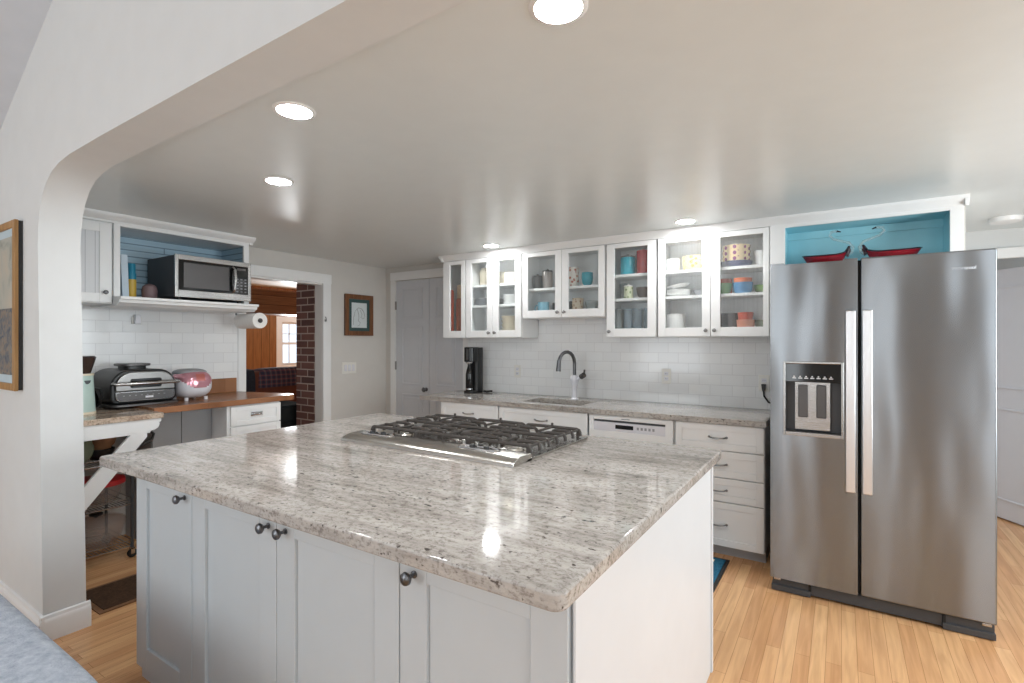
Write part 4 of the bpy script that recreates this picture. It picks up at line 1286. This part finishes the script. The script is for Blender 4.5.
mb.build('button', 'greyprint', cp)
MB().box(mx-0.004, mx-0.002, y1-0.105, y1-0.04, z1-0.065, z1-0.048).build('display', 'gunmetal', cp)
for yy in (y0+0.05, y1-0.06):
    for xx in (-4.14, mx-0.06):
        MB().lathe([(0, 0), (0.014, 0), (0.016, 0.017), (0, 0.017)], (xx, yy, 1.645), 12).build('foot', 'black', t)

o = tag(MB().box(-4.16, -3.93, -0.019, 0.019, 0, 0.275).build('binder', 'bluepaper', origin=(-4.05, 0, 0), bevel=0.002), 'pale blue-white binder standing at the left end of the shelf', 'binder')
o.location = (-4.03, 1.440, 1.649)
o.rotation_euler = (math.radians(2), 0, 0)
t = thing('spray_can', 'blue and yellow can beside the binder on the microwave shelf', 'can', (-3.95, 1.485, 1.645))
MB().lathe([(0, 0), (0.024, 0), (0.026, 0.004), (0.026, 0.125), (0, 0.125)], (-3.95, 1.487, 1.645), 20).build('can_body', 'canyellow', t)
MB().lathe([(0, 0.125), (0.026, 0.125), (0.026, 0.16), (0.022, 0.17), (0.022, 0.225), (0.02, 0.23), (0, 0.23)], (-3.95, 1.487, 1.645), 20).build('cap', 'canblue', t)
one('sugar_bowl', 'mauve stoneware jar between the can and the microwave', 'jar', [(0, 0), (0.034, 0), (0.044, 0.02), (0.046, 0.055), (0.040, 0.085), (0.026, 0.098), (0.012, 0.103), (0, 0.105)], (-3.93, 1.583, 1.645), 'mauve')

t = thing('paper_towel_roll', 'white paper towel roll on a holder under the shelf end', 'paper towels', (-3.92, 2.278, 1.46))
MB().lathe([(0.018, 0), (0.060, 0), (0.060, 0.27), (0.018, 0.27), (0.018, 0)], (-4.055, 2.278, 1.522), 32, 'X').build('roll', 'paper', t)
MB().lathe([(0.016, 0), (0.0185, 0), (0.0185, 0.272), (0.016, 0.272), (0.016, 0)], (-4.056, 2.278, 1.522), 20, 'X').build('core_tube', 'tan', t)
MB().tube([(-4.075, 2.25, 1.587), (-4.075, 2.265, 1.53), (-4.07, 2.278, 1.522), (-3.765, 2.278, 1.522)], 0.006, 8).lathe([(0, 0), (0.016, 0), (0.018, 0.006), (0.012, 0.016), (0, 0.018)], (-3.785, 2.278, 1.522), 16, 'X').build('holder', 'darkgrey', t)
t = thing('night_light', 'small white plug-in light on the tile under the microwave shelf', 'night light', (XL+0.02, 1.54, 1.47))
MB().box(XL+0.0085, XL+0.02, 1.593, 1.657, 1.485, 1.535).build('plate', 'ivory', t, 0.004)
MB().prism([(1.603, 1.485), (1.647, 1.485), (1.641, 1.55), (1.609, 1.55)], 'X', XL+0.02, XL+0.045).build('shade', 'whiteplastic', t, 0.005)

# ------------------------------------------------------------------ left counter
BZ = 0.945
mb = MB()
poly = [(XL+0.010, 1.475), (-3.60, 1.475), (-3.60, 2.41), (-3.615, 2.455), (-3.65, 2.48), (-3.72, 2.48), (XL+0.022, 2.36), (XL+0.010, 2.35)]
t = thing('butcher_block_counter', 'dark walnut butcher block counter along the left wall', 'countertop', (-3.95, 1.8, 0.925))
mb.prism(poly, 'Z', BZ-0.04, BZ).build('slab', 'butcher', t, 0.005)
MB().box(XL+0.010, XL+0.032, 1.75, 2.336, BZ+0.0005, BZ+0.115).build('upstand', 'butcher', t, 0.002)
t = thing('drawer_unit', 'white drawer unit under the right end of the butcher block', 'cabinet', (-3.9, 2.15, 0))
MB().box(XL+0.012, -3.64, 1.945, 2.347, 0.0, 0.9045).build('body', 'white', t, 0.002)
for z0, z1 in ((0.758, 0.895), (0.60, 0.750), (0.36, 0.592), (0.10, 0.352)):
    d = shaker(MB(), 'R', -3.62, 1.965, 2.345, z0, z1, 0.035, 0.02, 0.007).build('drawer', 'white', t, 0.002)
    zc = (z0+z1)/2
    mb = MB()
    mb.grid(lambda u, v: (-3.62+0.024*math.sin(PI*v)**0.6*(1-abs(2*u-1)**3), 2.155-0.045+0.09*u, zc-0.012+0.03*v), 14, 6)
    mb.build('cup_pull', 'chrome', d)
t = thing('grey_panel_cabinet', 'grey panelled cabinet front below the butcher block', 'cabinet', (-3.95, 1.5, 0))
MB().box(XL+0.012, -3.85, 1.56, 1.943, 0, 0.9045).build('body', 'greypanel', t)
for a, b in ((1.562, 1.738), (1.742, 1.940)):
    MB().box(-3.85, -3.835, a, b, 0.02, 0.90).build('panel', 'greypanel', t, 0.002)

# granite-topped side table against the arch wall
GT = 0.930
t = thing('granite_side_table', 'white bracketed table with pinkish granite top beside the arch pier', 'table', (-3.85, 1.25, 0))
slab(MB(), XL+0.012, -3.455, 0.975, 1.472, GT-0.032, GT, 0.012).build('tabletop', 'granite2', t, 0.004)
ap = [(1.0, 0.815), (1.40, 0.815), (1.405, 0.827), (1.425, 0.830), (1.445, 0.843), (1.452, 0.863), (1.448, 0.873), (1.460, 0.878), (1.460, 0.8975), (1.0, 0.8975)]
MB().prism(ap, 'X', -3.49, -3.467).box(-4.2, -3.49, 0.985, 1.005, 0.815, 0.897).box(-4.2, -3.49, 1.38, 1.40, 0.835, 0.897).build('apron', 'white', t, 0.002)
MB().prism([(1.30, 0.817), (1.385, 0.817), (1.385, 0.795), (1.075, 0.42), (1.005, 0.42), (1.005, 0.47), (1.02, 0.49)], 'X', -3.49, -3.467).build('brace', 'white', t, 0.002)
for x0, x1 in ((-3.50, -3.457), (-4.22, -4.18)):
    MB().box(x0, x1, 0.975, 1.02, 0.0, 0.815).build('leg', 'white', t, 0.002)

# appliances on the left counter
t = thing('coffee_grinder', 'mint green coffee grinder with smoked hopper next to the arch', 'coffee grinder', (-3.80, 1.165, GT))
gx, gy = -3.80, 1.165
b = MB().lathe([(0, 0), (0.074, 0), (0.076, 0.01), (0.076, 0.02), (0.066, 0.21), (0.066, 0.235), (0, 0.235)], (gx, gy, GT), 28).build('body', 'mint', t)
MB().lathe([(0, 0), (0.078, 0), (0.079, 0.014), (0.0765, 0.014), (0, 0.014)], (gx, gy, GT-0.0), 28).build('base_ring', 'cream', t)
MB().lathe([(0.0665, 0), (0.069, 0), (0.069, 0.012), (0.060, 0.012)], (gx, gy, GT+0.228), 28).build('rim', 'cream', t)
MB().lathe([(0, 0), (0.052, 0), (0.076, 0.085), (0.079, 0.098), (0.072, 0.106), (0, 0.106)], (gx, gy, GT+0.238), 28).build('hopper', 'smoke', t)
MB().prism([(gy+0.0, GT+0.20), (gy+0.035, GT+0.20), (gy+0.03, GT+0.185), (gy+0.02, GT+0.178), (gy+0.01, GT+0.18)], 'X', gx+0.055, gx+0.068).build('spout_opening', 'black', b, 0.002)

t = thing('indoor_grill', 'black and stainless countertop indoor grill on the butcher block', 'grill', (-3.97, 1.55, BZ))
g0, g1, gf = 1.335, 1.715, -3.83
def rpoly(y0, y1, z0, z1, rb, rt):
    p = []
    for cy, cz, a0, r in ((y1-rt, z1-rt, 0, rt), (y0+rt, z1-rt, 90, rt), (y0+rb, z0+rb, 180, rb), (y1-rb, z0+rb, 270, rb)):
        for k in range(8):
            a = math.radians(a0+90*k/7)
            p.append((cy+r*math.cos(a), cz+r*math.sin(a)))
    return p
MB().prism(rpoly(g0, g1, BZ+0.014, BZ+0.232, 0.04, 0.11), 'X', -4.22, gf-0.02).build('body', 'black', t, 0.014, 3)
pf = MB().prism(rpoly(g0+0.022, g1-0.02, BZ+0.098, BZ+0.218, 0.008, 0.095), 'X', gf-0.022, gf).build('lid_front', 'darksteel', t, 0.005)
MB().prism(rpoly(g0+0.10, g1-0.10, BZ+0.115, BZ+0.175, 0.012, 0.012), 'X', gf-0.004, gf+0.0015).build('lid_recess', 'blackgloss', pf, 0.001)
MB().prism(rpoly(g0+0.022, g1-0.02, BZ+0.030, BZ+0.094, 0.035, 0.006), 'X', gf-0.022, gf-0.002).build('rim', 'chrome', t, 0.003)
cp = MB().prism(rpoly(g0+0.030, g1-0.028, BZ+0.037, BZ+0.088, 0.028, 0.004), 'X', gf-0.01, gf).build('control_panel', 'gunmetal', t, 0.002)
MB().box(gf-0.001, gf+0.001, 1.52, 1.565, BZ+0.048, BZ+0.060).build('display', 'whiteprint', cp)
for k in range(8):
    MB().box(gf-0.001, gf+0.0008, g0+0.06+k*0.033, g0+0.070+k*0.033, BZ+0.066, BZ+0.070).build('button', 'greyprint', cp)
hb = MB().tube([(gf-0.01, g0+0.010, BZ+0.146), (gf+0.035, g0+0.015, BZ+0.146), (gf+0.045, g0+0.05, BZ+0.146), (gf+0.048, (g0+g1)/2, BZ+0.146), (gf+0.045, g1-0.05, BZ+0.146), (gf+0.035, g1-0.012, BZ+0.146), (gf-0.01, g1-0.008, BZ+0.146)], 0.0115, 12).build('handle', 'steel', t)
MB().prism(rr(-4.10, -3.96, 1.455, 1.585, 0.03), 'Z', BZ+0.228, BZ+0.252).build('vent_neck', 'black', t, 0.003)
MB().prism(rr(-4.115, -3.94, 1.435, 1.605, 0.035), 'Z', BZ+0.252, BZ+0.268).build('vent_cap', 'gunmetal', t, 0.004)
MB().prism(rr(-4.20, gf+0.03, g0-0.0, g1+0.0, 0.03), 'Z', BZ+0.0005, BZ+0.014).build('drip_tray', 'gunmetal', t, 0.003)
t = thing('carafe', 'small black round carafe between the mint grinder and the grill', 'carafe', (-4.02, 1.27, GT))
MB().lathe([(0, 0), (0.05, 0), (0.064, 0.03), (0.066, 0.07), (0.05, 0.12), (0.036, 0.14), (0.036, 0.152), (0, 0.155)], (-3.98, 1.25, GT), 24).build('body', 'blackgloss', t)
MB().tube([(-3.95, 1.285, GT+0.135), (-3.915, 1.305, GT+0.13), (-3.905, 1.31, GT+0.09), (-3.92, 1.305, GT+0.04), (-3.935, 1.295, GT+0.025)], 0.008, 8).build('handle', 'black', t)

t = thing('rice_cooker', 'small white rice cooker with pink metallic lid on butcher block', 'rice cooker', (-3.92, 1.86, BZ))
rc = (-3.94, 1.845, BZ+0.112)
RX, RY, RZ = 0.145, 0.118, 0.100
MB().superell(rc, RX, RY, RZ, 2.7, 40, 24).build('body', 'whiteplastic', t)
def lidreg(x, y, z):
    dz, dy = (z-rc[2])/RZ, (y-rc[1])/RY
    return x > rc[0]-0.02 and dz > -0.25+0.75*abs(dy)**2.2 and dz < 0.93
MB().superell(rc, RX*1.008, RY*1.008, RZ*1.008, 2.7, 72, 48, lidreg).build('lid_panel', 'pink', t)
def scr(x, y, z):
    dz, dy = (z-rc[2])/RZ, (y-rc[1])/RY
    return x > rc[0] and 0.28 < dz < 0.74 and abs(dy-0.05) < 0.26
MB().superell(rc, RX*1.014, RY*1.014, RZ*1.014, 2.7, 96, 60, scr).build('control_panel', 'pinkscreen', t)
MB().superell((rc[0]-0.01, rc[1], rc[2]+0.075), 0.11, 0.10, 0.033, 2.6, 32, 14).build('lid_top', 'greyprint', t)
for dx, dy in ((0.10, -0.065), (0.10, 0.065), (-0.10, -0.065), (-0.10, 0.065)):
    MB().lathe([(0, 0), (0.012, 0), (0.013, 0.022), (0, 0.022)], (rc[0]+dx*0.85, rc[1]+dy, BZ+0.0005), 12).build('foot', 'whiteplastic', t)

# ------------------------------------------------------------------ wire cart under the side table
t = thing('wire_cart', 'black and chrome wire cart with casters under the side table', 'cart', (-3.96, 1.23, 0))
cx0, cx1, cy0, cy1 = -4.16, -3.765, 1.04, 1.42
for x in (cx0, cx1):
    for y in (cy0, cy1):
        MB().tube([(x, y, 0.06), (x, y, 0.69)], 0.009, 10).build('post', 'darkgrey', t)
        cs = MB().lathe([(0, -0.011), (0.022, -0.011), (0.0265, -0.006), (0.0265, 0.006), (0.022, 0.011), (0, 0.011)], (x, y, 0.028), 18, 'X').build('caster', 'grout_dark', t)
        MB().box(x-0.015, x-0.0115, y-0.010, y+0.010, 0.025, 0.062).box(x+0.0115, x+0.015, y-0.010, y+0.010, 0.025, 0.062).box(x-0.015, x+0.015, y-0.010, y+0.010, 0.056, 0.064).build('fork', 'chrome', cs)
for z in (0.072, 0.338, 0.605):
    mb = MB()
    mb.tube([(cx0, cy0, z), (cx1, cy0, z), (cx1, cy1, z), (cx0, cy1, z)], 0.005, 8, True)
    mb.tube([(cx0, cy0, z+0.035), (cx1, cy0, z+0.035), (cx1, cy1, z+0.035), (cx0, cy1, z+0.035)], 0.003, 8, True)
    for k in range(1, 20):
        y = cy0+(cy1-cy0)*k/20
        mb.tube([(cx0, y, z), (cx1, y, z)], 0.0022, 6)
    mb.build('shelf', 'chrome', t)
MB().tube([(cx1, cy1, 0.68), (cx1+0.003, cy1+0.05, 0.70), (cx1+0.003, cy1+0.11, 0.725), (cx1+0.003, cy1+0.12, 0.76), (cx1+0.001, cy1+0.09, 0.785), (cx1, cy1+0.03, 0.78), (cx1, cy1-0.02, 0.745), (cx1, cy1, 0.69)], 0.009, 10).build('handle', 'black', t)
ccx = -3.92
def glass_bowl(name, label, c, r, h, group=None):
    t = thing(name, label, 'bowl', c, group)
    MB().lathe(bowl_p(r, h, 0.6, 0.006), c, 32).build('bowl', 'pinkglass', t)
    return t
b = glass_bowl('covered_bowl', 'large clear glass bowl with black-knobbed lid on the lowest cart shelf', (ccx, 1.285, 0.078), 0.15, 0.155)
MB().lathe([(0, 0.180), (0.07, 0.176), (0.148, 0.158), (0.150, 0.162), (0.07, 0.182), (0, 0.186)], (ccx, 1.285, 0.078), 32).build('lid', 'pinkglass', b)
MB().lathe([(0, 0.204), (0.012, 0.204), (0.010, 0.212), (0.034, 0.216), (0.036, 0.226), (0.026, 0.232), (0, 0.233)], (ccx, 1.285, 0.058), 20).build('lid_knob', 'black', b)
b = glass_bowl('covered_bowl', 'glass mixing bowl with red plastic lid on the middle cart shelf', (ccx, 1.285, 0.344), 0.142, 0.135)
MB().lathe([(0, 0.160), (0.07, 0.162), (0.12, 0.160), (0.146, 0.152), (0.149, 0.124), (0.145, 0.124), (0.142, 0.139), (0, 0.140)], (ccx, 1.285, 0.344), 32).build('lid', 'redlid', b)
one('wooden_bowl', 'brown bamboo bowl on the top cart shelf', 'bowl', bowl_p(0.09, 0.11, 0.6), (-3.985, 1.33, 0.676), 'copper_bowl')
o = one('enamel_bowl', 'sage green bowl standing on edge at the left of the top cart shelf', 'bowl', bowl_p(0.095, 0.075, 0.5), (-3.86, 1.235, 0.685), 'sage')
o.rotation_euler = (math.radians(72), 0, 0)
one('dark_bowl', 'dark bowl under the bamboo one on the top cart shelf', 'bowl', bowl_p(0.075, 0.065, 0.7), (-3.985, 1.33, 0.6105), 'black')

# ------------------------------------------------------------------ rugs, ottoman, pictures
t = thing('floor_mat', 'dark brown doormat on the floor in front of the cart', 'mat', (-3.28, 1.6, 0))
MB().box(-3.46, -3.10, 1.03, 2.0, 0.0005, 0.007).build('border', 'matborder', t, 0.002)
MB().box(-3.435, -3.125, 1.055, 1.975, 0.006, 0.011).build('pile', 'brownmat', t, 0.002)
t = thing('kitchen_rug', 'blue rug with dark border between island and sink', 'rug', (-1.3, 3.13, 0))
MB().box(-2.0, -0.58, 2.92, 3.395, 0.0005, 0.008).build('border', 'black', t, 0.003)
MB().box(-1.985, -0.60, 2.945, 3.37, 0.007, 0.0125).build('pile', 'bluerug', t, 0.003)
mb = MB()
for k in range(14):
    a = k*2.4
    x, y = -0.665-(k % 5)*0.026, 3.335-(k % 3)*0.016
    mb.lathe([(0, 0), (0.009, 0), (0.006, 0.0012), (0, 0.0014)], (x, y, 0.0124), 8)
mb.build('corner_motif', 'cream', t)

t = thing('ottoman', 'blue-grey woven upholstered ottoman in the bottom left corner, nearest the camera', 'ottoman', (-2.3, 0.25, 0))
mb = MB()
ox0, ox1, oy0, oy1, oz = -3.0, -1.50, -0.15, 0.565, 0.46
mb.superell(((ox0+ox1)/2, (oy0+oy1)/2, oz-0.11), (ox1-ox0)/2, (oy1-oy0)/2, 0.115, 9.0, 80, 36)
mb.build('cushion', 'bluefabric', t)
mb = MB().prism(rr(ox0+0.015, ox1-0.015, oy0+0.015, oy1-0.015, 0.06), 'Z', 0.08, oz-0.15)
mb.build('base', 'bluefabric', t, 0.01)
for x in (ox0+0.1, ox1-0.1):
    for y in (oy0+0.1, oy1-0.1):
        MB().lathe([(0, 0), (0.018, 0), (0.028, 0.085), (0, 0.085)], (x, y, 0), 12).build('leg', 'frame_dark', t)

# framed painting on the arch wall (looks towards -Y)
t = thing('framed_painting', 'wood-framed painting with blue mat hanging left of the arch', 'picture', (-3.6, YF-0.015, 1.10))
pxa, pxb, pza, pzb = -3.93, -3.315, 1.122, 1.945
MB().box(pxa+0.004, pxb-0.002, YF-0.018, YF-0.001, pza+0.004, pzb-0.004).build('backing', 'black', t)
frame4(MB(), 'F', YF-0.032, pxa, pxb, pza, pzb, 0.035, 0.035, 0.035, 0.035, 0.016).build('frame', 'frame_wood', t, 0.003)
MB().box(pxa+0.034, pxb-0.034, YF-0.024, YF-0.018, pza+0.034, pzb-0.034).build('mat_board', 'art_mat', t)
pic = MB().box(pxa+0.05, pxb-0.045, YF-0.026, YF-0.024, pza+0.40, pzb-0.075).build('painting', 'art_pale', t)
MB().box(pxa+0.05, pxb-0.045, YF-0.026, YF-0.024, pza+0.075, pza+0.40).build('painting', 'art_dark', t)

# small framed sketch on the left kitchen wall (looks towards +X)
t = thing('framed_sketch', 'small wood-framed line drawing with green mat on the greige wall', 'picture', (XL+0.01, 3.63, 1.42))
ya, yb, za, zb = 3.447, 3.815, 1.421, 1.847
MB().box(XL+0.001, XL+0.012, ya+0.004, yb-0.004, za+0.004, zb-0.004).build('backing', 'black', t)
frame4(MB(), 'R', XL+0.028, ya, yb, za, zb, 0.048, 0.048, 0.048, 0.048, 0.018).build('frame', 'frame_dark', t, 0.003)
MB().box(XL+0.012, XL+0.018, ya+0.046, yb-0.046, za+0.046, zb-0.046).build('mat_board', 'teal_mat', t)
sk = MB().box(XL+0.017, XL+0.020, ya+0.085, yb-0.085, za+0.082, zb-0.085).build('drawing', 'sketch', t)
mb = MB()
sxp = XL+0.0202
def stroke(pts): mb.tube([(sxp, ya+0.085+p*(yb-ya-0.17), za+0.082+q*(zb-za-0.167)) for p, q in pts], 0.0016, 5)
stroke([(0.1, 0.1), (0.12, 0.4), (0.22, 0.65), (0.40, 0.80), (0.62, 0.78), (0.78, 0.66)])
stroke([(0.36, 0.75), (0.45, 0.55), (0.47, 0.38), (0.42, 0.28)])
stroke([(0.55, 0.72), (0.68, 0.55), (0.60, 0.42), (0.75, 0.36), (0.85, 0.42)])
stroke([(0.42, 0.28), (0.55, 0.22), (0.52, 0.12), (0.38, 0.06)])
stroke([(0.70, 0.74), (0.82, 0.60), (0.86, 0.46)])
mb.build('ink_line', 'gunmetal', sk)
t = thing('light_switch', 'white triple rocker switch plate under the small framed sketch', 'switch', (XL, 3.51, 1.03))
MB().box(XL+0.0005, XL+0.007, 3.424, 3.602, 1.03, 1.15).build('plate', 'ivory', t, 0.003)
for k in range(3):
    y = 3.513+(k-1)*0.048
    MB().box(XL+0.006, XL+0.011, y-0.016, y+0.016, 1.057, 1.123).build('rocker', 'whiteplastic', t, 0.002)
tag(MB().tube([(XL+0.019, 3.215, 1.565), (XL+0.05, 3.20, 1.56), (XL+0.058, 3.195, 1.58), (XL+0.05, 3.19, 1.60)], 0.005, 8).lathe([(0, 0), (0.013, 0), (0.012, 0.004), (0, 0.005)], (XL+0.0205, 3.215, 1.565), 14, 'X').build('coat_hook', 'nickel'), 'small metal hook on the right casing of the doorway', 'hook')

# ------------------------------------------------------------------ ceiling lights
for (x, y), label in (
        ((-0.575, 1.10), 'round recessed ceiling light at the top edge of the photo, above the island'),
        ((-1.61, 1.095), 'round recessed ceiling light beside the arch, above the island end'),
        ((-2.38, 1.53), 'round recessed ceiling light between the arch and the microwave'),
        ((-2.48, 3.53), 'round recessed ceiling light in front of the plate cabinet'),
        ((-0.88, 3.52), 'round recessed ceiling light in front of the reeded glass cabinet')):
    t = thing('ceiling_light', label, 'ceiling light', (x, y, CEIL-0.004), 'recessed ceiling lights')
    MB().lathe([(0.058, -0.001), (0.058, 0.005), (0.066, 0.005), (0.072, 0.001), (0.072, -0.0005), (0.058, -0.001)], (x, y, CEIL), 36, '-Z').build('trim_ring', 'trim', t)
    MB().lathe([(0, 0.0), (0.060, 0.0), (0.060, 0.0035), (0.04, 0.0042), (0, 0.0045)], (x, y, CEIL), 36, '-Z').build('lens', 'lamp', t)
one('smoke_detector', 'white round flat ceiling fixture in the hall beyond the fridge', 'smoke detector', [(0, 0), (0.085, 0), (0.085, 0.012), (0.078, 0.028), (0.05, 0.036), (0, 0.038)], (0.90, 4.55, CEIL-0.0005), 'trim', axis='-Z')

# ------------------------------------------------------------------ room beyond the doorway
FC = 2.38
struct(MB().box(-9.1, XL-0.15, 0.4, 7.6, FC, FC+0.1).build('ceiling_far', 'ceiling'))
struct(MB().box(-9.1, -9.0, 0.4, 5.85, 0, FC).box(-9.1, -9.0, 6.85, 7.6, 0, FC).box(-9.1, -9.0, 5.85, 6.85, 0, 0.91).box(-9.1, -9.0, 5.85, 6.85, 1.73, FC).build('wall_far', 'woodwall'), 'knotty pine wall of the next room')
struct(MB().box(-9.0, XL-0.15, 7.5, 7.6, 0, FC).box(-9.0, XL-0.15, 0.4, 0.5, 0, FC).box(XL-0.16, XL-0.15, 0.4, YK, 0, FC).box(XL-0.16, XL-0.15, 4.1, 7.6, 0, FC).build('wall_far_side', 'woodwall'))
struct(MB().box(-7.3, -6.9, 3.0, 7.5, 1.76, 2.10).build('trim_6', 'woodceil'), 'boxed pine beam across the next room')
mb = MB()
frame4(mb, 'R', -8.995, 5.74, 6.96, 0.80, 1.84, 0.11, 0.11, 0.11, 0.11, 0.02)
frame4(mb, 'R', -9.02, 5.85, 6.85, 0.91, 1.73, 0.035, 0.035, 0.035, 0.035, 0.03)
mb.box(-9.05, -9.02, 5.885, 6.815, 1.30, 1.345).box(-9.045, -9.025, 6.02, 6.035, 0.945, 1.695).box(-9.045, -9.025, 5.885, 6.815, 1.50, 1.515)
w = struct(mb.build('window_5', 'trim'), 'double-hung window in the pine wall of the next room')
MB().box(-9.04, -9.036, 5.885, 6.815, 0.945, 1.695).build('pane', 'windowglass', w, smooth=False)
struct(MB().box(-4.68, -4.355, 3.206, 3.70, 0, FC).build('column_brick', 'brick', origin=(-4.42, 3.02, 0)), 'dark red brick chimney just inside the doorway')
t = thing('dark_chest', 'dark chest of drawers seen through the doorway below the butcher block', 'chest', (-5.0, 3.0, 0))
MB().box(-5.25, -4.80, 2.64, 3.45, 0, 0.70).build('body', 'chest', t, 0.004)
for z0, z1 in ((0.06, 0.28), (0.30, 0.52), (0.54, 0.68)):
    MB().box(-4.80, -4.785, 2.66, 3.43, z0, z1).build('drawer', 'chest', t, 0.003)
t = thing('sofa', 'brown leather sofa in the next room seen through the doorway', 'sofa', (-6.75, 4.6, 0))
MB().superell((-6.75, 4.6, 0.30), 0.50, 1.1, 0.22, 8).build('seat', 'leather', t)
MB().superell((-6.42, 4.6, 0.58), 0.16, 1.1, 0.41, 6).build('backrest', 'leather', t)
for y in (3.62, 5.58):
    MB().superell((-6.75, y, 0.40), 0.52, 0.13, 0.26, 5).build('arm', 'leather', t)
t = tag(MB().superell((-6.42, 4.30, 0.58), 0.178, 0.60, 0.43, 6, 60, 40, lambda x, y, z: z > 0.78 and abs(y-4.30) < 0.575).build('plaid_blanket', 'plaid'), 'dark plaid blanket draped over the sofa back', 'blanket')
tag(MB().superell((-6.42, 3.70, 0.58), 0.172, 0.24, 0.422, 6, 50, 40, lambda x, y, z: z > 0.45 and 3.49 < y < 3.72).build('navy_throw', 'navycloth'), 'dark navy throw hanging over the left end of the sofa back', 'blanket')
